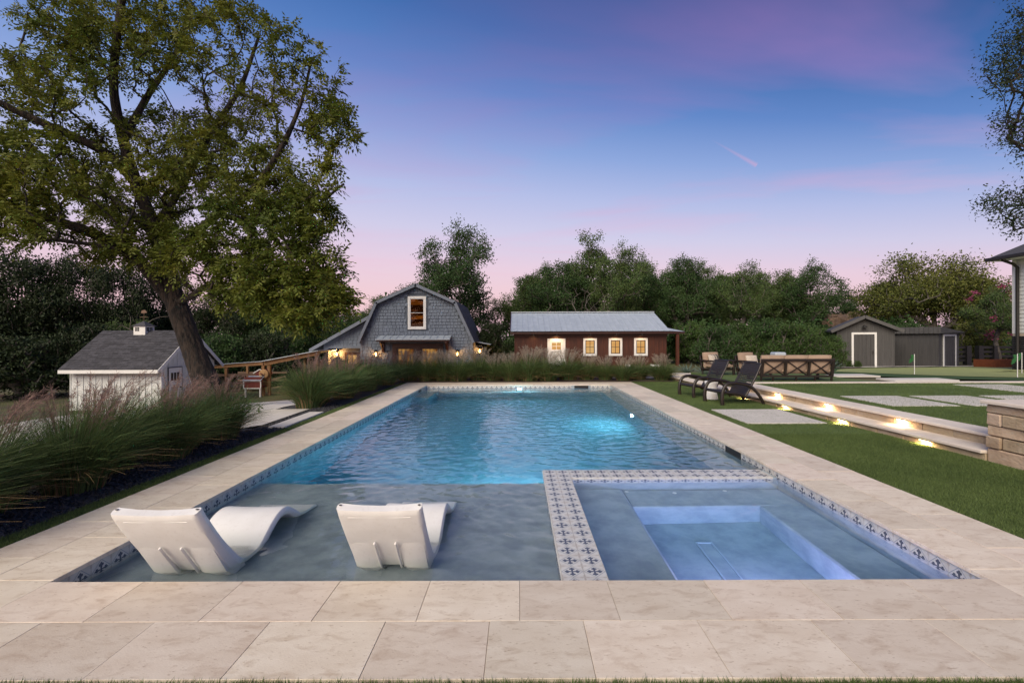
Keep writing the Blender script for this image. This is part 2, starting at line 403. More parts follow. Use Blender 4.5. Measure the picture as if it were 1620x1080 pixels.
M_yellow = std('yellow_petal', (0.65, 0.42, 0.02), None, 0.6, 5)
M_lit = emit('lit_room', (1.0, 0.62, 0.25), 0.75, (0.95, 0.48, 0.15), 2.0)
M_lit2 = emit('lit_room_amber', (1.0, 0.50, 0.13), 0.42, (0.30, 0.10, 0.02), 2.6)
M_loft = emit('lit_loft', (0.06, 0.014, 0.003), 0.22, (1.0, 0.26, 0.03), (0.25, 1, 3.2), 0.50, 0.64)
M_bulb = emit('lantern_flame', (1.0, 0.50, 0.15), 26.0)
M_lens = emit('pool_light_lens', (0.80, 0.92, 1.0), 30.0)
M_ledbar = emit('step_light_bar', (1.0, 0.72, 0.38), 22.0)

def glassm():
    m = bpy.data.materials.new('window_glass'); m.use_nodes = True; g = G(m.node_tree)
    fr = g('ShaderNodeFresnel', {0: 1.45})
    g('ShaderNodeOutputMaterial', {0: g('ShaderNodeMixShader', {0: fr, 1: g('ShaderNodeBsdfTransparent', {0: (0.93, 0.94, 0.93, 1)}), 2: g('ShaderNodeBsdfGlossy', {1: 0.02})})})
    return m
M_glass = glassm()

def tilem():
    m = bpy.data.materials.new('patterned_tile'); m.use_nodes = True; g = G(m.node_tree)
    uv = g('ShaderNodeSeparateXYZ', {0: g('ShaderNodeTexCoord', out=2)})
    u, v = uv.node.outputs[0], uv.node.outputs[1]
    a = g.m('ABSOLUTE', g.m('SUBTRACT', g.m('FRACT', u), 0.5)); b = g.m('ABSOLUTE', g.m('SUBTRACT', g.m('FRACT', v), 0.5))
    def ell(p, q, cx, cy, rx, ry):
        x = g.m('DIVIDE', g.m('SUBTRACT', p, cx), rx); y = g.m('DIVIDE', g.m('SUBTRACT', q, cy), ry)
        return g.m('LESS_THAN', g.m('ADD', g.m('MULTIPLY', x, x), g.m('MULTIPLY', y, y)), 1.0)
    pet = None
    for p, q in ((a, b), (b, a)):
        for c in ((0.16, 0.0, 0.16, 0.055), (0.265, 0.0, 0.085, 0.060), (0.225, 0.075, 0.062, 0.052)):
            e = ell(p, q, *c); pet = e if pet is None else g.m('MAXIMUM', pet, e)
    s_ = g.m('ADD', a, b)
    line = g.m('LESS_THAN', g.m('ABSOLUTE', g.m('SUBTRACT', s_, 0.475)), 0.024)
    line2 = g.m('LESS_THAN', g.m('ABSOLUTE', g.m('SUBTRACT', s_, 0.40)), 0.010)
    ca = g.m('SUBTRACT', 0.5, a); cb = g.m('SUBTRACT', 0.5, b)
    cor = None
    for p, q in ((ca, cb), (cb, ca)):
        e = ell(p, q, 0.12, 0.0, 0.10, 0.06); cor = e if cor is None else g.m('MAXIMUM', cor, e)
    oi = g('ShaderNodeObjectInfo', out=5)
    nz = g('ShaderNodeTexNoise', {'Vector': g('ShaderNodeNewGeometry', out=0), 'Scale': 14.0, 'Detail': 4.0})
    col = g.mix(g('ShaderNodeMapRange', {0: nz, 1: 0.35, 2: 0.7}), (0.62, 0.61, 0.58, 1), (0.52, 0.50, 0.46, 1))
    col = g.mix(g.m('MULTIPLY', cor, 0.6), col, (0.44, 0.37, 0.30, 1))
    col = g.mix(g.m('MULTIPLY', line2, 0.35), col, (0.30, 0.33, 0.38, 1))
    col = g.mix(g.m('MULTIPLY', line, 0.8), col, (0.23, 0.27, 0.32, 1))
    col = g.mix(g.m('MULTIPLY', pet, 0.95), col, (0.065, 0.078, 0.115, 1))
    gr = g.m('GREATER_THAN', g.m('MAXIMUM', a, b), 0.488)
    col = g.mix(gr, col, (0.40, 0.38, 0.35, 1))
    g('ShaderNodeOutputMaterial', {0: g('ShaderNodeBsdfPrincipled', {'Base Color': col, 'Roughness': 0.25})})
    return m
M_tile = tilem()

def waterm():
    m = bpy.data.materials.new('pool_water'); m.use_nodes = True; g = G(m.node_tree)
    gl = g('ShaderNodeBsdfGlass', {'Color': (1, 1, 1, 1), 'Roughness': 0.0, 'IOR': 1.333})
    ab = g('ShaderNodeVolumeAbsorption', {'Color': (0.28, 0.80, 0.95, 1), 'Density': 0.42})
    g('ShaderNodeOutputMaterial', {0: gl, 1: ab})
    return m
M_water = waterm()

# ================================================================== ground
def grid(xs, ys, zf, name, mat, hole=None, smooth=True):
    xs = np.asarray(xs); ys = np.asarray(ys); XX, YY = np.meshgrid(xs, ys)
    V = np.stack([XX, YY, zf(XX, YY)], -1).reshape(-1, 3); nx = len(xs)
    i, j = np.meshgrid(np.arange(nx - 1), np.arange(len(ys) - 1)); i = i.ravel(); j = j.ravel()
    keep = np.ones(len(i), bool)
    if hole:
        cx = (xs[i] + xs[i + 1]) / 2; cy = (ys[j] + ys[j + 1]) / 2
        keep = ~((cx > hole[0]) & (cx < hole[1]) & (cy > hole[2]) & (cy < hole[3]))
    i = i[keep]; j = j[keep]; a = j * nx + i
    return npmesh(name, V, np.stack([a, a + 1, a + 1 + nx, a + nx], 1), mat, smooth)
xs = np.unique(np.round(np.concatenate([np.linspace(-260, -30, 12), np.arange(-30, 30.1, 0.6), [-3.3, 3.3, 5.75, 5.9, 6.05, 6.2], np.linspace(32, 260, 12)]), 3))
ys = np.unique(np.round(np.concatenate([np.linspace(-60, -2, 8), np.arange(-1, 40, 0.6), [2.3, 14.8], np.linspace(42, 420, 14)]), 3))
props(link('ground', grid(xs, ys, lambda X, Y: T(X, Y) - 0.035, 'ground', M_ground, (-3.31, 3.31, 2.29, 14.81))), kind='structure')

def drape(name, mat, rows, ncol=14, dz=0.0, kind='structure'):
    """sheet between a left and a right edge, laid on the ground; rows = (Y, xl, xr)"""
    V = []; n = len(rows)
    for (Y, a, b) in rows:
        for k in range(ncol + 1):
            x = a + (b - a) * k / ncol; V.append((x, Y, Tz(x, Y) + dz))
    Fc = [(r * (ncol + 1) + k, r * (ncol + 1) + k + 1, (r + 1) * (ncol + 1) + k + 1, (r + 1) * (ncol + 1) + k) for r in range(n - 1) for k in range(ncol)]
    return props(link(name, npmesh(name, V, Fc, mat, True)), kind=kind)
Yd = np.concatenate([np.arange(3, 10.2, 0.3), np.arange(10.5, 23.6, 0.6)])
drape('driveway', M_conc, [(y, np.interp(y, [3, 7.6, 11.9, 21.5, 23.5], [-8.6, -8.8, -11.3, -17.2, -17.5]),
                            np.interp(y, [3, 7.3, 7.6, 9.6, 9.9, 23.5], [-5.15, -5.15, -4.42, -4.42, -5.3, -8.2])) for y in Yd], 16, 0.004)
drape('gravel_bed', M_gravel, [(y, -5.15 if y < 7.45 else (-4.42 if y < 9.75 else -5.3), -3.9) for y in np.arange(1, 15.61, 0.15)], 6, -0.012)
drape('rear_planting_bed', M_mulch, [(y, -5.3, 5.2) for y in np.arange(15.1, 20.6, 0.4)], 24, 0.01)
MB().box(-4.21, -3.925, 7.64, 9.15, -0.05, 0.012)
props(MB().cbox(-4.21, -3.93, 7.64, 9.15, -0.05, 0.014, 0.006).build('stepping_slab', M_conc), 'narrow concrete slab beside the turf strip left of the pool, between the grass clumps', 'paving slab')

# turf sheets: one structure object each
def sheet(name, mat, x0, x1, y0, y1, z):
    return props(MB().box(x0, x1, y0, y1, z - 0.06, z).build(name, mat), kind='structure')
SK = lambda Y: -0.03 * (Y - 5.5)          # the steps run a little askew to the pool
sheet('front_lawn', M_turf, -6, 5.6, -1.2, 1.985, -0.008)
sheet('turf_strip', M_turf, -3.9, -3.725, 1.99, 15.0, -0.008)
lw = MB(); lw.prism([(3.725, 1.99), (5.66, 1.99), (5.64, 5.5), (5.46, 11), (5.31, 16.35), (3.725, 16.35)], 'z', -0.07, -0.008)
props(lw.build('lower_lawn', M_turf), kind='structure')
ul = MB(); ul.prism([(6.28, 2.0), (13.5, 2.0), (13.5, 11.95), (6.1, 11.95)], 'z', 0.12, 0.258)
props(ul.build('upper_lawn', M_turf), kind='structure')
sl = MB(); sl.prism([(6.05, 12.26), (9.9, 12.26), (9.6, 13.6), (10.2, 15.9), (6.0, 15.9)], 'z', 0.10, 0.258)
props(sl.build('seating_lawn', M_turf), kind='structure')

def blades(name, label, regions, mat, h=(0.018, 0.034), w=0.005, seed=1):
    r = np.random.default_rng(seed); P = []
    for (poly, dens, z) in regions:
        poly = np.array(poly, float); lo = poly.min(0); hi = poly.max(0); n = int((hi - lo).prod() * dens)
        q = r.uniform(lo, hi, (n, 2)); ins = np.zeros(n, bool); m = len(poly)
        for i in range(m):
            a, b = poly[i], poly[(i + 1) % m]
            c = (a[1] > q[:, 1]) != (b[1] > q[:, 1])
            with np.errstate(divide='ignore', invalid='ignore'):
                xi = (b[0] - a[0]) * (q[:, 1] - a[1]) / (b[1] - a[1]) + a[0]
            ins ^= c & (q[:, 0] < xi)
        q = q[ins]
        zz = np.full(len(q), z) if not callable(z) else z(q[:, 0], q[:, 1])
        P.append(np.column_stack([q, zz]))
    P = np.concatenate(P); n = len(P); th = r.uniform(0, 2 * np.pi, n); hh = r.uniform(*h, n)
    wv = np.column_stack([np.cos(th), np.sin(th), np.zeros(n)]) * (w / 2)
    ln = np.column_stack([r.normal(0, 0.4, n), r.normal(0, 0.4, n), np.ones(n)]) * hh[:, None]
    V = np.stack([P - wv, P + wv, P + ln], 1).reshape(-1, 3)
    return props(link(name, npmesh(name, V, np.arange(3 * n).reshape(-1, 3), mat)), label, 'grass', kind='stuff')
blades('turf_pile', 'short green artificial turf around the pool and on the terraces',
       [([(-3.2, 1.55), (3.2, 1.55), (3.2, 1.985), (-3.2, 1.985)], 26000, -0.01),
        ([(-3.9, 2.6), (-3.727, 2.6), (-3.727, 7.5), (-3.9, 7.5)], 16000, -0.01),
        ([(-3.9, 7.5), (-3.727, 7.5), (-3.727, 15.0), (-3.9, 15.0)], 5000, -0.01),
        ([(3.727, 2.8), (5.63, 2.8), (5.56, 7.0), (3.727, 7.0)], 16000, -0.01),
        ([(3.727, 7.0), (5.56, 7.0), (5.31, 16.3), (3.727, 16.3)], 4500, -0.01),
        ([(6.3, 5.0), (9.6, 5.0), (9.6, 8.0), (6.25, 8.0)], 5000, 0.256),
        ([(6.25, 8.0), (12.5, 8.0), (12.5, 11.9), (6.12, 11.9)], 2500, 0.256)], M_blade, seed=3)

# ================================================================== pool
WZ = -0.105                                # water level
deck = MB()
for (a, b, c, d_) in ((-3.71, -2.925, 2.01, 15.1), (2.925, 3.71, 2.01, 15.1), (-2.925, 2.925, 2.01, 2.79), (-2.925, 2.925, 14.345, 15.1)):
    deck.box(a, b, c, d_, -0.30, -0.007)
deck = props(deck.build('pool_deck', M_mortar), kind='structure')
def paver(x0, x1, y0, y1):
    dz = R_.uniform(-0.0012, 0.0012); j = 0.0013
    MB().cbox(x0 + j, x1 - j, y0 + j, y1 - j, -0.030, dz, 0.0014).piece('paver', M_trav, deck)
r1 = [-2.9, -2.316, -1.706, -1.106, -0.55, 0.0, 0.535, 1.13, 1.72, 2.34, 2.9]
r2 = [-3.72, -3.13, -2.53, -1.93, -1.32, -0.71, -0.16, 0.335, 0.937, 1.537, 2.137, 2.74, 3.30, 3.72]
for a, b in zip(r1, r1[1:]): paver(a, b, 2.41, 2.81)
for a, b in zip(r2, r2[1:]): paver(a, b, 2.0, 2.41)
for s_ in (-1, 1):
    for k, (xa, xb, sh) in enumerate(((2.9, 3.31, 0.0), (3.31, 3.72, 0.33))):
        y = 2.41 + 0.0; ys_ = [y]
        y = 2.41 + (0.42 if k == 0 else 0.71) + (0.1 if s_ > 0 else 0)
        while y < 14.7: ys_.append(y); y += 0.61
        ys_.append(15.13)
        for a, b in zip(ys_, ys_[1:]): paver(*sorted((s_ * xa, s_ * xb)), a, b)
for k, (ya, yb) in enumerate(((14.32, 14.73), (14.73, 15.13))):
    xs_ = [-2.9] + [-2.9 + 0.3 * (k == 1) + 0.6 * i + 0.35 for i in range(0, 9)] + [2.9]
    for a, b in zip(xs_, xs_[1:]): paver(a, b, ya, yb)

sh = MB(); FL = -1.55
sh.box(-3.2, 3.2, 2.5, 14.6, FL - 0.2, FL)                                   # floor
sh.box(-3.2, -2.922, 2.5, 14.6, FL, -0.035); sh.box(2.922, 3.2, 2.5, 14.6, FL, -0.035)
sh.box(-2.922, 2.922, 2.5, 2.788, FL, -0.035); sh.box(-2.922, 2.922, 14.342, 14.6, FL, -0.035)
sh.box(-2.922, 0.285, 2.788, 5.15, FL, -0.262)                                # shelf
sh.box(-2.922, -2.48, 12.4, 14.342, FL, -0.40); sh.box(2.46, 2.922, 5.44, 14.342, FL, -0.40)   # side benches
sh.box(-2.48, 2.46, 13.92, 14.342, FL, -0.75)
pool = props(sh.build('pool_shell', M_plaster), kind='structure')
spa = MB()
spa.box(0.285, 0.58, 2.788, 5.44, FL, -0.098); spa.box(0.58, 2.922, 5.15, 5.44, FL, -0.098)
spa_wall = spa.build('spa_wall', M_plaster, pool)
b2 = MB(); b2.box(0.58, 2.922, 2.788, 5.15, FL, -0.95)
b2.build('spa_floor', M_plaster, pool)
MB().cbox(0.58, 1.15, 2.788, 5.15, -0.95, -0.44, 0.02).build('spa_bench', M_plaster, pool)
MB().cbox(1.15, 2.922, 4.67, 5.15, -0.95, -0.50, 0.02).build('spa_bench', M_plaster, pool)
MB().cbox(2.46, 2.922, 2.788, 4.67, -0.95, -0.502, 0.02).build('spa_bench', M_plaster, pool)
dr = MB()
for (x0, x1, y0, y1) in ((1.66, 1.675, 3.2, 4.3), (1.80, 1.815, 3.2, 4.3), (1.675, 1.80, 4.285, 4.3), (1.675, 1.80, 3.2, 3.215)):
    dr.box(x0, x1, y0, y1, -0.95, -0.935)
dr.build('drain_frame', M_galv, pool)
for (x, y) in ((1.72, 4.95), (2.3, 5.0), (1.2, 5.0)):
    MB().lathe([(0.001, 0), (0.022, 0.0), (0.022, 0.012), (0.012, 0.014)], 12, (x, y + 0.1, -0.50)).build('jet', M_wtrim, pool)

def tile(o, ux, uy, nrm, name='tile', parent=None, joined=None):
    """one 15 cm tile: corner o, edges ux, uy, thickness 8 mm towards nrm"""
    t = joined if joined is not None else MB()
    if t.uv is None: t.uv = []
    o = Vector(o); ux = Vector(ux); uy = Vector(uy); n8 = Vector(nrm) * 0.008; e = 0.003
    a = o + ux * e + uy * e; b = o + ux * (1 - e) + uy * e; c = o + ux * (1 - e) + uy * (1 - e); d_ = o + ux * e + uy * (1 - e)
    t.add([a, b, c, d_, a + n8, b + n8, c + n8, d_ + n8], [(4, 5, 6, 7), (0, 1, 5, 4), (1, 2, 6, 5), (2, 3, 7, 6), (3, 0, 4, 7)])
    t.uv += [(0, 0), (1, 0), (1, 1), (0, 1)] + [(0.02, 0.02)] * 16
    if joined is None: t.piece('tile', M_tile, parent)
p = 0.152
far = MB(); SKIM = ((6.02, 6.42),)
for sgn in (-1, 1):
    y = 2.79; k = 0
    while y + p < 14.36:
        if sgn > 0 and 5.98 < y + p / 2 < 6.45: y += p; k += 1; continue
        o = (sgn * 2.922, y, -0.183) if sgn < 0 else (2.922, y + p, -0.183)
        ux = (0, p, 0) if sgn < 0 else (0, -p, 0)
        tile(o, ux, (0, 0, p), (-sgn, 0, 0), parent=pool, joined=None if k < 52 else far)
        y += p; k += 1
x = -2.914
while x + p < 2.92:
    if not (1.72 < x + p / 2 < 2.2): tile((x + p, 14.342, -0.183), (-p, 0, 0), (0, 0, p), (0, -1, 0), joined=far)
    x += p
for k in range(18):                                     # top of the spa wall, two tiles wide
    for i in range(2):
        tile((0.281 + i * p, 5.444 - (k + 1) * p, -0.098), (p, 0, 0), (0, p, 0), (0, 0, 1), parent=spa_wall)
for k in range(16):
    for i in range(2):
        if 0.585 + (k + 1) * p < 2.99: tile((0.585 + k * p, 5.444 - (i + 1) * p, -0.098), (min(p, 2.915 - 0.585 - k * p), 0, 0), (0, p, 0), (0, 0, 1), parent=spa_wall)
for k in range(17): tile((0.281, 5.444 - k * p, -0.25), (0, -p, 0), (0, 0, p), (-1, 0, 0), joined=far)
for k in range(15): tile((0.585 + (k) * p, 5.15, -0.25), (p, 0, 0), (0, 0, p), (0, -1, 0), joined=far)
props(far.build('tile_band', M_tile, pool), kind='stuff')
# skimmer mouths
def skim(x0, x1, y0, y1):
    MB().box(x0, x1, y0, y1, -0.183, -0.034).build('skimmer', M_black, pool)
skim(2.910, 2.921, 6.0, 6.43); skim(1.74, 2.18, 14.33, 14.341); skim(-2.921, -2.91, 13.2, 13.55)
# underwater lights: lens, rim and the lamp itself
def plight(p, dr, power, colr, r=0.075, lens=True):
    p = Vector(p); dr = Vector(dr).normalized(); M = dr.to_track_quat('Z', 'Y').to_matrix()
    def disc(rr, z0, z1, nm, mt, par):
        t = MB().lathe([(rr * 0.6, z0), (rr, z0), (rr, z1), (rr * 0.8, z1 + 0.004)], 20)
        t.v = [tuple(p + M @ Vector(v)) for v in t.v]; return t.build(nm, mt, par)
    ring = disc(r * 1.25, 0.0, 0.012, 'pool_light', M_wtrim, pool)
    disc(r, 0.012, 0.020, 'lens', M_lens if lens else M_wtrim, ring)
    ld = bpy.data.lights.new('pool_lamp', 'AREA'); ld.shape = 'DISK'; ld.size = r * 2; ld.energy = power; ld.color = colr
    lo = bpy.data.objects.new('pool_lamp', ld); COL.objects.link(lo); lo.parent = ring
    lo.location = p + dr * 0.03 - wloc(ring); lo.rotation_euler = dr.to_track_quat('-Z', 'Y').to_euler()
BL = (0.30, 0.84, 0.96)
plight((0.01, 14.342, -0.30), (0, -1, -0.12), 34, BL)
plight((2.46, 9.85, -0.62), (-1, 0, -0.10), 62, BL)
plight((0.05, 5.15, -0.78), (0.0, 1, -0.08), 84, BL)
plight((1.75, 2.788, -0.68), (0.0, 1, -0.05), 32, (0.82, 0.58, 1.0))

# water surface: summed ripple trains, calm in the spa
def water():
    xs = np.linspace(-2.93, 2.93, 360); ys = np.concatenate([np.linspace(2.78, 5.6, 190), np.linspace(5.615, 14.36, 560)])
    XX, YY = np.meshgrid(xs, ys); r = np.random.default_rng(5); Zz = np.zeros_like(XX)
    wx = XX + 0.12 * np.sin(1.3 * YY + 0.7) + 0.08 * np.sin(2.1 * XX - 1.1 * YY); wy = YY + 0.12 * np.sin(1.1 * XX) + 0.07 * np.sin(2.3 * XX + 1.7 * YY)
    for k in range(90):
        lam = math.exp(r.uniform(math.log(0.075), math.log(0.34))); th = r.uniform(0, 2 * np.pi); kk = 2 * np.pi / lam
        slope = 0.0125
        env = 0.55 + 0.45 * np.sin(r.uniform(0.4, 1.4) * XX + r.uniform(0, 6)) * np.sin(r.uniform(0.3, 1.1) * YY + r.uniform(0, 6))
        Zz += slope / kk * env * np.sin(kk * (wx * math.cos(th) + wy * math.sin(th)) + r.uniform(0, 6.28))
    amp = 1.0 + 0.0 * sst(4.6, 6.0, YY)
    inspa = (XX > 0.43) & (YY < 5.3)
    amp = np.where(inspa, 0.05, amp)
    edge = np.clip(np.minimum(2.92 - np.abs(XX), 0.1) / 0.1, 0.3, 1)
    Zz = Zz * amp * edge + WZ
    V = np.stack([XX, YY, Zz], -1).reshape(-1, 3); nx = len(xs)
    i, j = np.meshgrid(np.arange(nx - 1), np.arange(len(ys) - 1)); a = (j * nx + i).ravel()
    return props(link('water', npmesh('water', V, np.stack([a, a + 1, a + 1 + nx, a + nx], 1), M_water, True)), kind='structure')
water()

# ================================================================== steps, walls and paths on the right
lz1, lz2 = 0.115, 0.265
steps = thing('garden_steps', 'two long limestone steps with ledge-stone risers and warm under-tread lights', 'steps', (5.6, 9.0, 0))
def skewbox(x0, x1, y0, y1, z0, z1, b):
    t = MB().cbox(x0, x1, y0, y1, z0, z1, b); t.v = [(v[0] + SK(v[1]), v[1], v[2]) for v in t.v]; return t
def rough(t, k):
    t.v = [(v[0] + R_.uniform(-k, k), v[1] + R_.uniform(-k, k) * 0.5, v[2] + R_.uniform(-k, k) * 0.5) for v in t.v]; return t
def run(x0, x1, y0, y1, z0, z1, L, name, mat, b, jit=0.0, par=steps):
    y = y0
    while y < y1 - 0.05:
        e = min(y1, y + R_.uniform(*L)); e = y1 if y1 - e < 0.12 else e
        dx = R_.uniform(-jit, jit)
        t = skewbox(x0 + dx, x1, y + (0.005 if jit else 0.002), e - (0.005 if jit else 0.002), z0, z1, b)
        (rough(t, 0.007) if jit else t).piece(name, mat, par); y = e
run(5.63, 5.80, 5.5, 16.4, -0.05, lz1 - 0.042, (0.35, 0.75), 'stone', M_stone, 0.008, 0.012)
run(5.58, 5.98, 5.5, 16.4, lz1 - 0.040, lz1, (1.0, 1.25), 'tread', M_cap, 0.006)
run(5.96, 6.12, 5.5, 12.25, lz1 - 0.03, lz2 - 0.042, (0.35, 0.8), 'stone', M_stone, 0.006, 0.008)
run(5.91, 6.33, 5.5, 12.25, lz2 - 0.040, lz2, (1.0, 1.25), 'tread', M_cap, 0.006)
core = MB().prism([(5.72, 5.52), (6.3, 5.52), (6.08, 12.2), (5.52, 12.2)], 'z', -0.05, 0.07).build('core', M_mortar, steps)
def steplight(y, upper):
    x = (5.955 if upper else 5.625) + SK(y); z = (lz2 if upper else lz1) - 0.042
    fx = MB().cbox(x - 0.030, x - 0.006, y - 0.09, y + 0.09, z - 0.016, z + 0.0, 0.003).build('step_light', M_black, steps)
    MB().box(x - 0.027, x - 0.009, y - 0.08, y + 0.08, z - 0.021, z - 0.0165).build('led_strip', M_ledbar, fx)
    ld = bpy.data.lights.new('step_lamp', 'AREA'); ld.shape = 'RECTANGLE'; ld.size = 0.03; ld.size_y = 0.07; ld.energy = 4.2; ld.color = (1.0, 0.66, 0.32)
    lo = bpy.data.objects.new('step_lamp', ld); COL.objects.link(lo); lo.parent = fx
    lo.location = Vector((x - 0.055, y, z - 0.022)) - wloc(steps)
    lo.rotation_euler = Vector((0.22, 0, -1)).to_track_quat('-Z', 'X').to_euler()
for y in (7.02, 8.62, 10.22, 11.8): steplight(y, True)
for y in (6.27, 7.82, 9.40, 11.0, 13.2): steplight(y, False)

# end wall of ledge stone, its cap and stones
sw = thing('stone_wall', 'low ledge-stone wall with pale cap at the end of the steps', 'wall', (5.9, 4.8, 0))
MB().box(5.72, 6.15, 3.2, 5.46, -0.05, 0.675).build('core', M_mortar, sw)
ZC = [-0.05, 0.155, 0.30, 0.425, 0.575, 0.678]
for k in range(5):
    y = 5.50; first = True
    while y > 3.0:
        L = R_.uniform(0.12, 0.2) if first and k % 2 else R_.uniform(0.26, 0.6); first = False
        e = max(3.0, y - L); o = R_.uniform(0, 0.035)
        rough(MB().cbox(5.655 - o, 5.78, e + 0.005, y - 0.005, ZC[k] + 0.004, ZC[k + 1] - 0.004, 0.012), 0.008).piece('stone', M_stone, sw); y = e
    x = 5.79
    while x < 6.2:
        e = min(6.2, x + R_.uniform(0.2, 0.4))
        MB().cbox(x + 0.003, e - 0.003, 5.40, 5.50 + R_.uniform(0, 0.02), ZC[k] + 0.002, ZC[k + 1] - 0.002, 0.008).piece('stone', M_stone, sw); x = e
for (a, b) in ((4.62, 5.54), (3.7, 4.615), (3.0, 3.695)): MB().cbox(5.60, 6.24, a, b, 0.680, 0.722, 0.007).piece('cap_stone', M_cap, sw)

def slab(x0, x1, y0, y1, z, label):
    t = MB().cbox(x0, x1, y0, y1, z - 0.05, z, 0.006); return props(t.build('paving_slab', M_conc), label, 'paving slab')
slab(3.93, 5.30, 7.83, 9.32, 0.010, 'square concrete slab set in the lower lawn in front of the brown loungers')
slab(6.60, 7.76, 8.0, 9.36, 0.272, 'concrete slab in the upper lawn nearest to the steps')
slab(8.02, 9.17, 8.0, 9.36, 0.272, 'middle concrete slab of the row in the upper lawn')
slab(9.45, 10.6, 8.0, 9.36, 0.272, 'concrete slab of the upper lawn row partly behind the stone wall')
slab(10.95, 12.2, 8.6, 11.5, 0.272, 'long concrete slab at the right edge of the upper lawn')
bd = thing('border_strip', 'narrow pale paver border crossing the upper lawn in front of the sofa', 'paving', (9, 12.1, 0.2)); x = 6.12
while x < 20:
    MB().cbox(x + 0.002, x + 0.998, 11.97, 12.25, 0.20, 0.276, 0.005).piece('paver', M_cap, bd); x += 1.0
# kerb behind the lower lawn and the paving beyond it
kb = thing('garden_kerb', 'thin pale kerb along the far edge of the lower lawn', 'kerb', (4.3, 16.45, 0)); x = 2.9
while x < 5.2: MB().cbox(x + 0.002, x + 0.796, 16.38, 16.58, -0.05, 0.03, 0.006).piece('paver', M_cap, kb); x += 0.8
pv = thing('back_path', 'pale slab path behind the armchairs at the planting bed', 'path', (7.5, 16.7, 0)); x = 5.3
while x < 11:
    MB().cbox(x + 0.003, x + 0.997, 16.15, 16.85, 0.02, 0.15, 0.006).piece('paver', M_cap, pv); x += 1.0
# zigzag slabs beside the sofa and the curved path round the putting green
slab(9.75, 11.3, 16.4, 17.1, 0.15, 'farthest pale slab beside the right end of the sofa')
slab(9.95, 11.6, 14.6, 15.4, 0.22, 'middle of the three pale slabs beyond the right end of the sofa')
slab(10.5, 12.3, 12.7, 13.4, 0.262, 'pale slab touching the border strip right of the sofa')
def ribbon(name, mat, pts, w, dz, kind='structure'):
    c = bez([(a, b, 0) for a, b in pts], 50); V = []
    for i, q in enumerate(c):
        t = (c[min(i + 1, 50)] - c[max(i - 1, 0)]).normalized(); nr = Vector((-t.y, t.x, 0))
        for s_ in (-w / 2, w / 2):
            e = q + nr * s_; V.append((e.x, e.y, Tz(e.x, e.y) + dz))
    return props(link(name, npmesh(name, V, [(2 * i, 2 * i + 1, 2 * i + 3, 2 * i + 2) for i in range(50)], mat, True)), kind=kind)
# putting green: outline laid on the ground
def blob(name, mat, pts, dz):
    c = bez([(a, b, 0) for a, b in pts] + [(pts[0][0], pts[0][1], 0)], 72)[:-1]; cx = sum((p for p in c), Vector()) / len(c); V = []; Fc = []; n = len(c); K = 8
    for k in range(1, K + 1):
        for q in c:
            e = cx + (q - cx) * (k / K); V.append((e.x, e.y, Tz(e.x, e.y) + dz))
    V.append((cx.x, cx.y, Tz(cx.x, cx.y) + dz))
    F4 = [(k * n + i, k * n + (i + 1) % n, (k + 1) * n + (i + 1) % n, (k + 1) * n + i) for k in range(K - 1) for i in range(n)]
    F4 += [(len(V) - 1, i, (i + 1) % n, (i + 1) % n) for i in range(n)]
    me = bpy.data.meshes.new(name); me.from_pydata(V, [], [f if f[2] != f[3] else f[:3] for f in F4]); me.materials.append(mat)
    me.polygons.foreach_set('use_smooth', [True] * len(me.polygons))
    return props(link(name, me), kind='structure')
blob('green_fringe', M_fringe, [(11.2, 17.5), (12.3, 13.6), (15.0, 12.5), (19, 12.4), (26, 13), (28, 18), (26, 24.0), (20, 23.6), (15, 22.0)], 0.012)
blob('putting_green', M_green, [(12.9, 18.6), (13.9, 15.0), (16.2, 13.1), (19.5, 12.65), (26, 13.2), (27.6, 18), (25.6, 23.7), (20.5, 23.2), (15.7, 21.7)], 0.024)
ribbon('curved_path', M_conc, [(10.2, 17.6), (12.2, 20.4), (14.8, 23.0), (18.5, 24.4), (23, 25.0), (29, 25.4)], 0.9, 0.03)
drape('shed_planting_bed', M_mulch, [(y, 11.5 + (y - 17.5) * 0.9, 13.2 + (y - 17.5) * 0.75) for y in np.arange(21.5, 26.2, 0.5)], 8, 0.015)

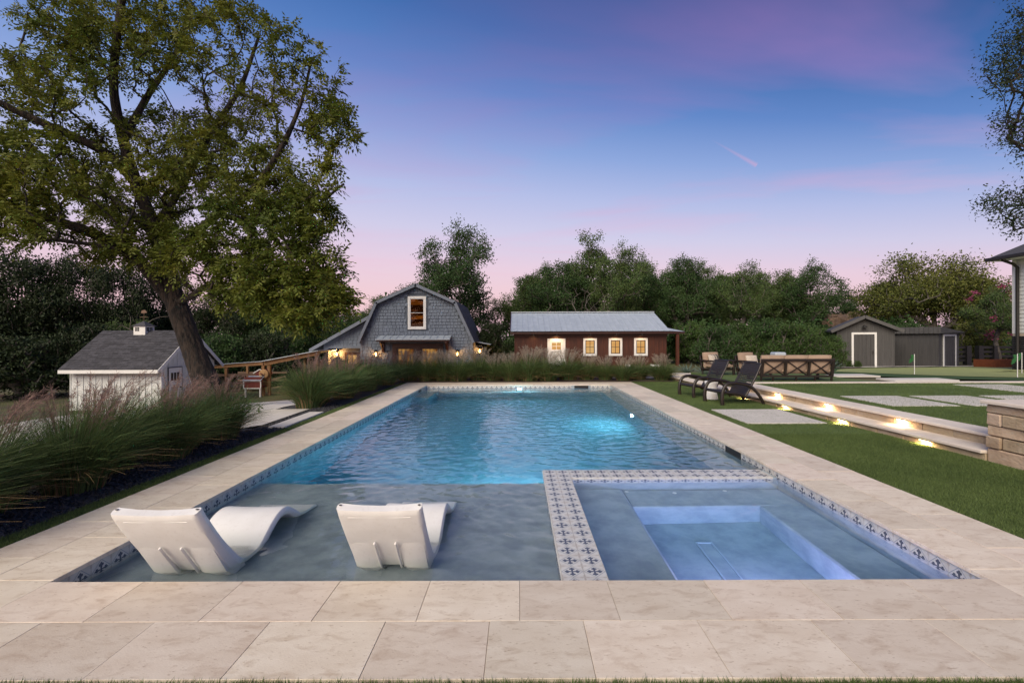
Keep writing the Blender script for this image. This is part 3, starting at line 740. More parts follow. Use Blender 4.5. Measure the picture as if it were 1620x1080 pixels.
# ================================================================== white loungers standing on the pool shelf
def resin_lounger(label, loc):
    t = thing('pool_lounger', label, 'pool lounger', loc, group='white loungers on the pool shelf')
    top = bez([(0.062, 0.700, 0), (0.115, 0.615, 0), (0.27, 0.405, 0), (0.43, 0.225, 0), (0.50, 0.165, 0), (0.58, 0.140, 0), (0.70, 0.165, 0), (0.86, 0.265, 0),
               (0.99, 0.315, 0), (1.12, 0.310, 0), (1.27, 0.225, 0), (1.42, 0.130, 0), (1.60, 0.075, 0), (1.66, 0.062, 0)], 64)
    bot = bez([(-0.012, 0.665, 0), (0.050, 0.560, 0), (0.19, 0.355, 0), (0.33, 0.170, 0), (0.42, 0.105, 0), (0.56, 0.068, 0), (0.72, 0.085, 0), (0.88, 0.180, 0),
               (0.99, 0.235, 0), (1.12, 0.232, 0), (1.25, 0.155, 0), (1.40, 0.060, 0), (1.59, 0.0, 0), (1.66, 0.0, 0)], 64)
    us = [(-1, 0.5), (-0.985, 0.22), (-0.95, 0.05), (-0.88, 0.0), (-0.5, 0), (0, 0), (0.5, 0), (0.88, 0), (0.95, 0.05), (0.985, 0.22), (1, 0.5)]
    w = 0.272; n = len(top); V = []
    def ring(i, k):           # k: 0 top, 1 bottom
        a, b = top[i], bot[i]; e = min(i, n - 1 - i); er = [0.10, 0.0, 0.0, 0][min(e, 3)]
        out = []
        for (u, f) in us:
            f = max(f, er); p_, q = (a, b) if k == 0 else (b, a); s_ = p_ * (1 - f) + q * f
            dip = 0.020 * (1 - u * u) * (1 if i < 28 else 0.4) * (0.5 if k else 1)
            out.append((u * w, s_.x, s_.y - dip + (0.0 if k == 0 else 0.004)))
        return out
    m = len(us); V = []
    for i in range(n): V += ring(i, 0)
    for i in range(n): V += ring(i, 1)
    Fc = []
    for i in range(n - 1):
        for j in range(m - 1):
            a = i * m + j; Fc.append((a, a + 1, a + 1 + m, a + m)); b = n * m + a; Fc.append((b, b + m, b + m + 1, b + 1))
        a = i * m; b = n * m + i * m; Fc.append((a, a + m, b + m, b)); a += m - 1; b += m - 1; Fc.append((a, b, b + m, a + m))
    for i in (0, n - 1):
        for j in range(m - 1):
            a = i * m + j; b = n * m + a; Fc.append((a, b, b + 1, a + 1) if i == 0 else (a, a + 1, b + 1, b))
    MB().add(V, Fc).build('body', M_resin, t, 0.75, local=True)
    for sx in (-1, 1):        # rear legs: outer thirds of the back swell into feet
        xa, xb = sorted((sx * 0.078, sx * 0.250))
        prof = [(0.165, 0.385), (0.29, 0.165), (0.395, 0.0), (0.54, 0.0), (0.52, 0.12), (0.40, 0.22)]
        lg = MB(); nn = 5
        for k in range(nn):
            q = k / (nn - 1); x = xa + (xb - xa) * q; ins = 0.020 if k in (0, nn - 1) else 0.0
            for (y, z) in prof:
                lg.v.append((x, y + ins * (1 if y < 0.45 else -0.5), z - (0.02 if ins and z > 0.3 else 0)))
        pn = len(prof)
        for k in range(nn - 1):
            for j in range(pn):
                a = k * pn + j; b = k * pn + (j + 1) % pn; lg.f.append((a, a + pn, b + pn, b))
        lg.f.append(tuple(range(pn))); lg.f.append(tuple(reversed(range((nn - 1) * pn, nn * pn))))
        lg.build('leg', M_resin, t, 0.5, local=True)
        MB().bar((sx * 0.070, 0.135, 0.40), (sx * 0.070, 0.325, 0.125), 0.012, 0.02, 0.004).build('rib', M_resin, t, local=True)
    for (y, z, wd) in ((0.018, 0.615, 0.40), ):
        MB().bar((-wd / 2, y, z), (wd / 2, y, z), 0.010, 0.006, 0.002).build('seam', M_resin, t, local=True)
    for sx in (-1, 1):
        MB().lathe([(0.003, 0), (0.009, 0.0), (0.009, 0.003), (0.005, 0.004)], 10, (sx * 0.252, 0.030, 0.690)).build('plug', M_chart, t, local=True)
    return t
resin_lounger('white moulded lounger in shallow water near the left pool edge', (-2.27, 2.82, -0.262))
resin_lounger('white moulded lounger in shallow water beside the spa wall, right of its twin', (-0.895, 2.885, -0.262))

# ================================================================== brown woven loungers on the lower lawn
def wicker_lounger(label, loc, rz):
    t = thing('garden_lounger', label, 'lounge chair', loc, rz, 'brown loungers on the lower lawn')
    for s_ in (-1, 1):
        y = s_ * 0.33
        MB().tube(bez([(0.50, y, 0), (0.51, y, 0.16), (0.485, y, 0.33), (0.40, y, 0.455), (0.24, y, 0.485), (0.02, y, 0.465), (-0.17, y, 0.405), (-0.32, y, 0.285), (-0.44, y, 0.13), (-0.50, y, 0)], 40),
                  [0.046 - 0.010 * min(1, i / 20) for i in range(41)], 8, flat=0.8).build('arm_frame', M_wframe, t, 1.0, local=True)
        MB().tube(bez([(0.48, s_ * 0.285, 0.285), (0.1, s_ * 0.285, 0.235), (-0.10, s_ * 0.285, 0.165), (-0.20, s_ * 0.285, 0.155)], 12), 0.030, 8).build('side_rail', M_wframe, t, 1.0, local=True)
        MB().tube(bez([(-0.08, s_ * 0.285, 0.175), (-0.20, s_ * 0.285, 0.36), (-0.37, s_ * 0.285, 0.66), (-0.475, s_ * 0.285, 0.88)], 14), 0.026, 8).build('back_post', M_wframe, t, 1.0, local=True)
    for (x, z, r) in ((0.487, 0.285, 0.034), (-0.20, 0.155, 0.018), (-0.46, 0.10, 0.016)):
        MB().tube([(x, -0.28, z), (x, 0.28, z)], r, 8).build('cross_bar', M_wframe, t, 1.0, local=True)
    MB().tube(bez([(-0.478, -0.285, 0.885), (-0.49, 0, 0.90), (-0.478, 0.285, 0.885)], 8), 0.022, 8).build('top_rail', M_wframe, t, 1.0, local=True)
    MB().bar((0.46, 0, 0.285), (0.05, 0, 0.225), 0.55, 0.03).build('seat_deck', M_black, t, local=True)
    st = MB(); pts = bez([(0.475, 0, 0.295), (0.2, 0, 0.258), (-0.04, 0, 0.205)], 15)
    for i in range(15):
        q = pts[i].lerp(pts[i + 1], 0.5); dd = (pts[i + 1] - pts[i]).normalized()
        st.bar(q - dd * 0.0155, q + dd * 0.0155, 0.56, 0.016 + 0.004 * (i % 2), 0.003)
    st.build('seat', M_wick, t, local=True)
    st = MB(); pts = bez([(-0.07, 0, 0.195), (-0.19, 0, 0.37), (-0.36, 0, 0.67), (-0.47, 0, 0.875)], 22)
    for i in range(22):
        q = pts[i].lerp(pts[i + 1], 0.5); dd = (pts[i + 1] - pts[i]).normalized()
        st.bar(q - dd * 0.0165, q + dd * 0.0165, 0.56, 0.016 + 0.005 * (i % 2), 0.003, up=(1, 0, 0.5))
    st.build('backrest', M_wick, t, local=True)
    MB().bar((-0.18, -0.24, 0.16), (-0.45, -0.24, 0.11), 0.02, 0.02).build('prop', M_wframe, t, local=True)
    MB().bar((-0.18, 0.24, 0.16), (-0.45, 0.24, 0.11), 0.02, 0.02).build('prop', M_wframe, t, local=True)
    return t
wicker_lounger('brown woven recliner nearest the camera, its arched arm in front of the white side table', (4.87, 10.33, -0.008), math.pi + 0.17)
wicker_lounger('brown woven recliner farther back, left of the white side table', (4.72, 11.58, -0.008), math.pi + 0.18)
props(MB().lathe([(0.10, 0), (0.150, 0.0), (0.158, 0.012), (0.150, 0.06), (0.125, 0.17), (0.120, 0.235), (0.128, 0.30), (0.150, 0.395), (0.156, 0.415), (0.150, 0.43), (0.13, 0.434)], 32, (4.62, 10.95, -0.008)).build('side_table', M_white, None, 0.7),
      'white drum side table between the two brown loungers', 'side table')

# ================================================================== sofa and armchairs with cross-braced backs
def cushion(nm, mat, t, c, sz, rx=0.0, puff=0.03, rz=0.0):
    n = 8; V = []; Fc = []
    M = Matrix.Translation(c) @ Matrix.Rotation(rz, 4, 'Z') @ Matrix.Rotation(rx, 4, 'X')
    for k in (1, -1):
        for i in range(n + 1):
            for j in range(n + 1):
                u = i / n * 2 - 1; v = j / n * 2 - 1
                b = (1 - abs(u) ** 4) * (1 - abs(v) ** 4); e = 1 - 0.05 * (1 - b)
                V.append(M @ Vector((u * sz[0] / 2 * (1 - 0.02 * abs(v) ** 3), v * sz[1] / 2 * (1 - 0.02 * abs(u) ** 3), k * (sz[2] / 2 * (0.45 + 0.55 * b ** 0.4) + puff * b))))
    m = (n + 1) ** 2
    for i in range(n):
        for j in range(n):
            a = i * (n + 1) + j; Fc.append((a, a + n + 1, a + n + 2, a + 1)); Fc.append((m + a, m + a + 1, m + a + n + 2, m + a + n + 1))
    rim = [i * (n + 1) for i in range(n + 1)] + [n * (n + 1) + j for j in range(1, n + 1)] + [i * (n + 1) + n for i in range(n - 1, -1, -1)] + [j for j in range(n - 1, 0, -1)]
    for a, b in zip(rim, rim[1:] + rim[:1]): Fc.append((a, b, m + b, m + a))
    return MB().add(V, Fc).build(nm, mat, t, 1.3, local=True)
def seat_set(name, label, cat, loc, rz, bays, pillows=()):
    """faces local +y, back rail at y=0"""
    t = thing(name, label, cat, loc, rz)
    bw = 0.64; W2 = bays * bw / 2
    def bar(nm, p, q, w=0.05, h=0.05): MB().bar(p, q, w * 1.3, h * 1.3, 0.006).build(nm, M_wframe, t, local=True)
    bar('top_rail', (-W2 - 0.03, -0.06, 0.635), (W2 + 0.03, -0.06, 0.635), 0.05, 0.055)
    bar('bottom_rail', (-W2 - 0.02, 0.02, 0.145), (W2 + 0.02, 0.02, 0.145), 0.045, 0.045)
    for i in range(bays + 1):
        x = -W2 + i * bw
        bar('back_post', (x, 0.02, 0.12), (x, -0.06, 0.62), 0.055 if i in (0, bays) else 0.042, 0.045)
    for i in range(bays):
        a = -W2 + i * bw + 0.03; b = a + bw - 0.06
        MB().bar((a, 0.022, 0.175), (b, -0.055, 0.60), 0.056, 0.024).build('cross_brace', M_wframe, t, local=True)
        MB().bar((b, 0.030, 0.175), (a, -0.047, 0.60), 0.056, 0.024).build('cross_brace', M_wframe, t, local=True)
        cushion('seat_cushion', M_tan, t, Vector((a + bw / 2 - 0.03, 0.37, 0.315)), (bw - 0.02, 0.66, 0.15))
        cushion('back_cushion', M_tan, t, Vector((a + bw / 2 - 0.03, 0.075, 0.50)), (bw + 0.0, 0.56, 0.13), math.radians(99), 0.03)
    for x in ([-W2, W2] if bays == 1 else [-W2, -W2 + bw * 0.5, 0.0, W2 - bw * 0.7, W2]):
        bar('leg', (x, 0.035, 0.0), (x, 0.022, 0.13), 0.034, 0.034)
    for s_ in (-1, 1):
        x = s_ * (W2 + 0.03)
        bar('leg', (x, 0.68, 0.0), (x, 0.66, 0.46), 0.05, 0.05); bar('arm', (x, -0.03, 0.49), (x, 0.73, 0.485), 0.075, 0.04)
        bar('side_rail', (x, 0.02, 0.20), (x, 0.66, 0.20), 0.035, 0.045)
    bar('front_rail', (-W2, 0.66, 0.20), (W2, 0.66, 0.20), 0.035, 0.05)
    t.scale = (1, 1, 0.92)
    for (nm, mat, c, sz, rx, z) in pillows: cushion(nm, mat, t, Vector(c), sz, rx, 0.035, z)
    return t
seat_set('sofa', 'three-seat dark framed sofa with tan cushions, seen from behind its cross-braced back', 'sofa', (7.66, 12.55, 0.262), -0.02, 3)
AC = seat_set('armchair', 'dark framed tan armchair with a striped black and white pillow, left of the sofa', 'armchair', (5.98 + 0.35, 15.15, 0.262), math.radians(-157), 1)
def stripe_pillow(t, c, rx, rz):
    p_ = cushion('pillow', M_cream, t, Vector(c), (0.44, 0.36, 0.10), rx, 0.03, rz)
    for k in (-0.11, 0.0, 0.11):
        cushion('pillow_stripe', M_black, t, Vector(c) + Vector((k, 0.012, 0.0)), (0.035, 0.375, 0.112), rx, 0.03, rz)
stripe_pillow(AC, (0.03, 0.22, 0.52), math.radians(105), 0.2)
A2 = seat_set('armchair', 'dark framed tan armchair with a plain cream pillow, partly behind the sofa', 'armchair', (7.35, 14.85, 0.262), math.radians(-157), 1)
cushion('pillow', M_cream, A2, Vector((-0.08, 0.22, 0.50)), (0.42, 0.36, 0.10), math.radians(105), 0.035, -0.1)
gb = thing('kettle_grill', 'grey metal grill standing behind the sofa by the bushes', 'grill', (9.45, 16.6, Tz(9.45, 16.6)))
MB().cbox(9.25, 9.65, 16.4, 16.8, 0.62, 0.92, 0.04).build('hood', M_galv, gb)
for (x, y) in ((9.27, 16.42), (9.63, 16.42), (9.27, 16.78), (9.63, 16.78)): MB().box(x - 0.02, x + 0.02, y - 0.02, y + 0.02, Tz(9.45, 16.6), 0.62).build('leg', M_black, gb)

# ================================================================== barn with gambrel roof
def window_lit(par, x0, x1, z0, z1, Y, trim, sash, lit, nx, nz, tw=0.09, sill=True, depth=0.35, name='window'):
    """window in a wall facing -Y at depth Y: trim, glass pane, bars, and the lit room behind"""
    fr = MB()
    for (a, b, c, d_) in ((x0 - tw, x1 + tw, z1, z1 + tw), (x0 - tw, x1 + tw, z0 - tw, z0), (x0 - tw, x0, z0, z1), (x1, x1 + tw, z0, z1)): fr.box(a, b, Y - 0.05, Y + 0.02, c, d_)
    fr = fr.build(name, trim, par)
    sb = MB(); e = 0.045
    for (a, b, c, d_) in ((x0, x1, z1 - e, z1), (x0, x1, z0, z0 + e), (x0, x0 + e, z0 + e, z1 - e), (x1 - e, x1, z0 + e, z1 - e)): sb.box(a, b, Y - 0.025, Y + 0.025, c, d_)
    for i in range(1, nx): x = x0 + (x1 - x0) * i / nx; sb.box(x - 0.013, x + 0.013, Y - 0.018, Y + 0.018, z0 + e, z1 - e)
    for i in range(1, nz): z = z0 + (z1 - z0) * i / nz; sb.box(x0 + e, x1 - e, Y - 0.014, Y + 0.014, z - 0.013, z + 0.013)
    sb.build('sash', sash, fr)
    for i in range(nx):
        for j in range(nz):
            a = x0 + (x1 - x0) * i / nx; b = x0 + (x1 - x0) * (i + 1) / nx; c = z0 + (z1 - z0) * j / nz; d_ = z0 + (z1 - z0) * (j + 1) / nz
            MB().quad((a, Y, c), (b, Y, c), (b, Y, d_), (a, Y, d_)).build('pane', M_glass, fr)
    MB().quad((x0 - 0.25, Y + depth, z0 - 0.2), (x1 + 0.25, Y + depth, z0 - 0.2), (x1 + 0.25, Y + depth, z1 + 0.2), (x0 - 0.25, Y + depth, z1 + 0.2)).build('room', lit, fr)
    return fr
def inside(poly, x, z):
    c = False; n = len(poly)
    for i in range(n):
        (x1, z1), (x2, z2) = poly[i], poly[(i + 1) % n]
        if (z1 > z) != (z2 > z) and x < (x2 - x1) * (z - z1) / (z2 - z1) + x1: c = not c
    return c
def shakes(par, poly, Y, holes, mat, row=0.20, wid=(0.16, 0.32), name='shake_siding'):
    t = MB(); xs_ = [p_[0] for p_ in poly]; zs = [p_[1] for p_ in poly]; z = min(zs); r = random.Random(3)
    while z < max(zs):
        x = min(xs_) - r.uniform(0, 0.2)
        while x < max(xs_):
            w = r.uniform(*wid); a, b = max(x, min(xs_)), min(x + w, max(xs_)) - 0.022; z0 = z - r.uniform(0, 0.02); z1 = z + row
            ok = b - a > 0.05 and all(inside(poly, u, v) for u in (a + 0.01, b - 0.01) for v in (z0 + 0.02, z1 - 0.02))
            if ok and not any(a < h[1] and b > h[0] and z0 < h[3] and z1 > h[2] for h in holes):
                th = r.uniform(0.030, 0.050); t.add([(a, Y, z1), (b, Y, z1), (b, Y - th, z0), (a, Y - th, z0), (a, Y, z0), (b, Y, z0)], [(0, 3, 2, 1), (3, 4, 5, 2), (0, 4, 3), (1, 2, 5)])
            x += w
        z += row
    return props(t.build(name, mat, par), kind='stuff')
def lantern(par, x, y, z, label_power, top=True):
    """wall lantern on a -Y wall: backplate, arm, cage, roof, flame"""
    l = MB().cbox(x - 0.05, x + 0.05, y - 0.02, y, z - 0.10, z + 0.16, 0.006).build('lantern', M_black, par)
    cg = MB(); c = (x, y - 0.17)
    cg.bar((x, y - 0.01, z + 0.20), (x, y - 0.17, z + 0.24), 0.02, 0.02)
    for (dx, dy) in ((-1, -1), (1, -1), (1, 1), (-1, 1)): cg.bar((c[0] + dx * 0.075, c[1] + dy * 0.075, z - 0.16), (c[0] + dx * 0.095, c[1] + dy * 0.095, z + 0.13), 0.014, 0.014)
    cg.lathe([(0.11, z - 0.18), (0.12, z - 0.16), (0.09, z - 0.155)], 8, (c[0], c[1], 0)); cg.lathe([(0.15, z + 0.13), (0.15, z + 0.145), (0.07, z + 0.22), (0.02, z + 0.27)], 8, (c[0], c[1], 0))
    cg.build('cage', M_black, l)
    MB().lathe([(0.012, z - 0.14), (0.040, z - 0.10), (0.046, z - 0.04), (0.030, z + 0.03), (0.008, z + 0.09)], 12, (c[0], c[1], 0)).build('flame', M_bulb, l)
    ld = bpy.data.lights.new('lantern_lamp', 'POINT'); ld.energy = label_power; ld.color = (1.0, 0.44, 0.12); ld.shadow_soft_size = 0.06
    lo = bpy.data.objects.new('lantern_lamp', ld); COL.objects.link(lo); lo.parent = l; lo.location = Vector((c[0], c[1] - 0.13, z - 0.02)) - wloc(l)
    return l
bx, BY, bz = -6.52, 29.0, -1.3
barn = thing('barn', 'blue-grey shingled barn with gambrel roof, lit doors and tall loft window', 'barn', (bx, BY, bz))
wp = [(-3.5, bz), (3.5, bz), (3.5, 1.42), (2.48, 3.70), (0, 4.78), (-2.48, 3.70), (-3.5, 1.42)]
wp = [(bx + a, b) for a, b in wp]
holes = [(-8.15, -4.73, bz, 1.20), (-7.06, -5.90, 2.0, 4.1)]
wl = MB()
def wall_with_holes(t, x0, x1, z0, z1, Y, dep, hs):
    zs = sorted({z0, z1, *[h[2] for h in hs if z0 < h[2] < z1], *[h[3] for h in hs if z0 < h[3] < z1]})
    for a, b in zip(zs, zs[1:]):
        x = x0
        for h in sorted(h for h in hs if h[2] < (a + b) / 2 < h[3]):
            if h[0] > x: t.box(x, h[0], Y, Y + dep, a, b)
            x = h[1]
        if x1 > x: t.box(x, x1, Y, Y + dep, a, b)
wall_with_holes(wl, bx - 3.5, bx + 3.5, bz, 1.42, BY, 0.15, [(-8.05, -4.83, bz, 1.10)])
wall_with_holes(wl, bx - 1.0, bx + 1.0, 1.42, 4.34, BY, 0.15, [(-6.93, -6.03, 2.14, 3.98)])
for s_ in (-1, 1):
    pr = [(bx + s_ * 1.0, 1.42), (bx + s_ * 3.5, 1.42), (bx + s_ * 2.48, 3.70), (bx + s_ * 1.0, 4.343)]
    wl.prism(pr if s_ > 0 else pr[::-1], 'y', BY, BY + 0.15)
wl.prism([(bx - 1.0, 4.34), (bx + 1.0, 4.34), (bx, 4.78)], 'y', BY, BY + 0.15)
wl.box(bx - 3.5, bx - 3.35, BY + 0.15, 35, bz, 1.42); wl.box(bx + 3.35, bx + 3.5, BY + 0.15, 35, bz, 1.42); wl.box(bx - 3.5, bx + 3.5, 34.85, 35, bz, 1.42)
wl.build('wall', M_shakeback, barn)
shakes(barn, wp, BY, holes, M_shake)
rp = [(-3.74, 1.20), (-2.56, 3.78), (0, 4.92), (2.56, 3.78), (3.74, 1.20)]
ri = [(3.62, 1.18), (2.47, 3.66), (0, 4.78), (-2.47, 3.66), (-3.62, 1.18)]
for k in range(4):     # four roof planes
    a, b = rp[k], rp[k + 1]; c, d_ = ri[3 - k], ri[4 - k]
    MB().prism([(bx + a[0], a[1]), (bx + d_[0], d_[1]), (bx + c[0], c[1]), (bx + b[0], b[1])][::-1], 'y', BY - 0.30, 35.2).build('roof', M_roofg, barn)
    q = 0.20; aa = Vector((a[0], a[1])); bb = Vector((b[0], b[1])); n2 = Vector((bb.y - aa.y, -(bb.x - aa.x))).normalized() * q
    MB().prism([(bx + aa.x * 0.995, aa.y - 0.02), (bx + aa.x + n2.x, aa.y + n2.y), (bx + bb.x + n2.x * 0.9, bb.y + n2.y), (bx + bb.x * 0.995, bb.y - 0.02)][::-1 if True else 1], 'y', BY - 0.335, BY - 0.302).build('rake_board', M_greytrim, barn)
for s_ in (-1, 1): MB().box(bx + s_ * 3.52 - 0.06, bx + s_ * 3.52 + 0.06, BY - 0.045, BY + 0.05, bz, 1.35).build('corner_board', M_greytrim, barn)
window_lit(barn, -6.93, -6.03, 2.14, 3.98, BY - 0.03, M_wtrim, M_wtrim, M_loft, 1, 2, 0.13)
# double doors with lit panes, frame and the awning over them
df = MB()
for (a, b, c, d_) in ((-8.05, -4.83, 0.88, 1.10), (-8.05, -7.83, bz, 0.88), (-5.05, -4.83, bz, 0.88), (-6.58, -6.30, bz, 0.88)): df.box(a, b, BY - 0.07, BY + 0.08, c, d_)
df.build('door_frame', M_redtrim, barn)
for (a, b) in ((-7.83, -6.58), (-6.30, -5.05)):
    window_lit(barn, a + 0.10, b - 0.10, bz + 0.35, 0.80, BY + 0.02, M_redtrim, M_redtrim, M_lit2, 4, 4, 0.10, name='glazed_door', depth=0.6)
aw = MB(); aw.add([(-8.90, BY - 0.02, 1.62), (-4.28, BY - 0.02, 1.62), (-4.28, BY - 0.85, 1.40), (-8.90, BY - 0.85, 1.40), (-8.90, BY - 0.02, 1.57), (-4.28, BY - 0.02, 1.57), (-4.28, BY - 0.85, 1.345), (-8.90, BY - 0.85, 1.345)],
                 [(0, 3, 2, 1), (4, 5, 6, 7), (0, 1, 5, 4), (1, 2, 6, 5), (2, 3, 7, 6), (3, 0, 4, 7)])
aw = aw.build('awning', M_galv, barn)
for i in range(12): x = -8.88 + i * 0.4165; MB().bar((x, BY - 0.03, 1.635), (x, BY - 0.85, 1.415), 0.03, 0.03).build('rib', M_galv, aw)
MB().box(-8.85, -4.33, BY - 0.80, BY - 0.72, 1.24, 1.338).build('beam', M_redtrim, aw)
for x in (-8.62, -4.55):
    br = MB(); br.box(x - 0.07, x + 0.07, BY - 0.14, BY - 0.035, 0.55, 1.50); br.bar((x, BY - 0.10, 0.65), (x, BY - 0.74, 1.25), 0.10, 0.11); br.box(x - 0.06, x + 0.06, BY - 0.80, BY - 0.14, 1.14, 1.235)
    br.build('bracket', M_redtrim, aw)
lantern(barn, -9.06, BY - 0.03, 0.47, 34); lantern(barn, -3.90, BY - 0.03, 0.47, 34)
lantern(barn, -2.72, 31.7, 0.58, 45)
MB().box(-3.02, -2.55, 31.7, 31.9, bz, 0.95).build('side_wing', M_shake, barn)
MB().add([(-3.0, 31.2, 1.22), (-1.95, 31.2, 1.02), (-1.95, 33.2, 1.02), (-3.0, 33.2, 1.22), (-3.0, 31.2, 1.16), (-1.95, 31.2, 0.97), (-1.95, 33.2, 0.97), (-3.0, 33.2, 1.16)], [(0, 1, 2, 3), (7, 6, 5, 4), (0, 4, 5, 1), (1, 5, 6, 2), (2, 6, 7, 3), (3, 7, 4, 0)]).build('side_awning', M_galv, barn)
# lean-to on the left with porch, door and lantern
AY = 29.75
ap = [(-12.75, 0.98), (-10.0, 0.98), (-10.0, 2.72), (-9.4, 2.95), (-12.75, 1.10)]
MB().prism([(-12.75, 0.95), (-9.95, 0.95), (-9.95, 2.55), (-12.75, 1.08)], 'y', AY, AY + 0.12).build('lean_to_wall', M_shake, barn)
shakes(barn, [(-12.75, 0.95), (-9.95, 0.95), (-9.95, 2.55), (-12.75, 1.08)], AY, [], M_shake)
MB().prism([(-13.5, 0.74), (-13.5, 0.66), (-9.6, 2.78), (-9.6, 2.95)][::-1], 'y', AY - 0.35, 34.5).build('lean_to_roof', M_roofg, barn)
MB().prism([(-13.55, 0.78), (-13.55, 0.55), (-9.7, 2.70), (-9.7, 2.93)][::-1], 'y', AY - 0.39, AY - 0.352).build('rake_board', M_greytrim, barn)
lt = MB(); wall_with_holes(lt, -12.75, -9.95, bz - 0.4, 0.95, AY + 0.5, 0.12, [(-11.55, -10.6, bz - 0.4, 0.50)]); lt.build('porch_wall', M_shake, barn)
MB().box(-12.75, -12.45, AY - 0.05, AY + 0.5, bz - 0.4, 0.95).build('porch_post', M_shake, barn)
MB().box(-12.75, -9.98, AY - 0.04, AY + 0.02, 0.80, 0.97).build('porch_beam', M_greytrim, barn)
window_lit(barn, -11.42, -10.73, -0.28, 0.38, AY + 0.52, M_redtrim, M_redtrim, M_lit, 2, 2, 0.15, name='porch_door')
MB().box(-11.57, -10.58, AY + 0.53, AY + 0.60, bz - 0.4, -0.43).build('door_panel', M_redtrim, barn)
lantern(barn, -12.05, AY + 0.50, 0.45, 110)

# ================================================================== long red building with metal roof
RY, rz0 = 28.0, -0.58
red = thing('red_cabin', 'long dark red board cabin with ribbed metal roof and lit windows', 'cabin', (4.4, RY, rz0))
rw = MB(); wins = [(3.98, 4.75), (5.54, 6.31), (7.10, 7.87)]
wall_with_holes(rw, -0.28, 9.08, rz0, 1.80, RY, 0.14, [(a + 0.02, b - 0.02, 0.36, 1.36) for a, b in wins] + [(1.84, 2.76, rz0, 1.32)])
rw.box(-0.28, -0.14, RY + 0.14, 34, rz0, 1.8); rw.box(8.94, 9.08, RY + 0.14, 34, rz0, 1.8); rw.box(-0.14, 8.94, 33.86, 34, rz0, 1.8)
rw.prism([(RY, 1.8), (34, 1.8), (31, 3.05)], 'x', -0.28, -0.14); rw.prism([(RY, 1.8), (34, 1.8), (31, 3.05)], 'x', 8.94, 9.08)
rw.build('wall', M_red, red)
x = -0.27
while x < 9.06:
    inw = any(a - 0.16 < x < b + 0.12 for a, b in wins); ind = 1.66 < x < 2.9
    for (z0, z1) in ([(rz0, 0.22), (1.50, 1.78)] if inw else ([(1.46, 1.78)] if ind else [(rz0, 1.78)])): MB().box(x, x + 0.045, RY - 0.025, RY, z0, z1).build('batten', M_red, red)
    x += 0.305
MB().box(-0.32, 9.12, RY - 0.05, RY - 0.026, 1.52, 1.80).build('frieze_board', M_redtrim, red)
for a, b in wins: window_lit(red, a + 0.10, b - 0.10, 0.46, 1.28, RY - 0.03, M_wtrim, M_black, M_lit, 2, 2, 0.13)
dd = window_lit(red, 1.98, 2.62, 0.68, 1.18, RY + 0.0, M_wtrim, M_wtrim, M_lit, 2, 2, 0.10, name='door')
MB().box(1.75, 2.85, RY - 0.04, RY + 0.06, rz0, 0.58).build('door_panel', M_wtrim, red); MB().box(1.75, 1.88, RY - 0.041, RY + 0.06, 0.582, 1.40).build('door_trim', M_wtrim, red); MB().box(2.72, 2.85, RY - 0.041, RY + 0.06, 0.582, 1.40).build('door_trim', M_wtrim, red); MB().box(1.88, 2.72, RY - 0.041, RY + 0.06, 1.28, 1.40).build('door_trim', M_wtrim, red)
ez, rg = 1.84, 3.16
MB().add([(-0.50, RY - 0.45, ez), (9.15, RY - 0.45, ez), (9.15, 31, rg), (-0.50, 31, rg), (-0.50, 34.4, ez), (9.15, 34.4, ez)], [(0, 1, 2, 3), (3, 2, 5, 4)]).build('roof', M_galv, red)
MB().add([(9.155, RY - 0.45, ez), (10.05, RY - 0.47, ez - 0.04), (10.05, 34, ez - 0.04), (9.155, 34, ez + 0.22), (9.155, RY + 0.35, ez + 0.22)], [(0, 1, 2, 3, 4)]).build('porch_roof', M_galv, red)
for i in range(29):
    x = -0.48 + i * 0.343; MB().bar((x, RY - 0.46, ez + 0.012), (x, 31, rg + 0.012), 0.045, 0.03).build('roof_rib', M_galv, red)
MB().bar((-0.52, 31, rg + 0.02), (9.17, 31, rg + 0.02), 0.36, 0.05).build('ridge_cap', M_galv, red)
MB().box(-0.50, 10.05, RY - 0.44, RY - 0.40, ez - 0.16, ez - 0.045).build('fascia', M_redtrim, red)
for x in (-0.53, ): MB().bar((x, RY - 0.46, ez - 0.04), (x, 31, rg - 0.03), 0.05, 0.16).build('verge_board', M_redtrim, red)
for (x, y) in ((9.64, RY - 0.30), (9.64, 32.5)): MB().box(x - 0.085, x + 0.085, y - 0.085, y + 0.085, rz0, ez - 0.05).build('porch_post', M_red, red)
MB().box(9.56, 9.72, RY - 0.38, 34, ez - 0.17, ez - 0.05).build('porch_beam', M_redtrim, red)
def downlight(par, x, y, z, w):
    f_ = MB().tube([(x, y, z - 0.05), (x, y, z + 0.06)], 0.05, 12, cap=False).build('downlight', M_black, par)
    MB().lathe([(0.01, 0), (0.045, 0.0), (0.045, 0.006)], 12, (x, y, z + 0.05)).build('lens', M_ledbar, f_)
    ld = bpy.data.lights.new('soffit_lamp', 'SPOT'); ld.energy = w; ld.color = (1.0, 0.62, 0.28); ld.spot_size = math.radians(140); ld.spot_blend = 0.8; ld.shadow_soft_size = 0.04
    lo = bpy.data.objects.new('soffit_lamp', ld); COL.objects.link(lo); lo.parent = f_; lo.location = Vector((x, y, z - 0.055)) - wloc(f_); lo.rotation_euler = Vector((0, 0.35, -1)).to_track_quat('-Z', 'Y').to_euler()
downlight(red, 2.3, RY - 0.38, 1.66, 40); downlight(red, 4.36, RY - 0.38, 1.66, 12); downlight(red, 5.92, RY - 0.38, 1.66, 12); downlight(red, 7.48, RY - 0.38, 1.66, 12); downlight(red, 0.9, RY - 0.38, 1.66, 9)
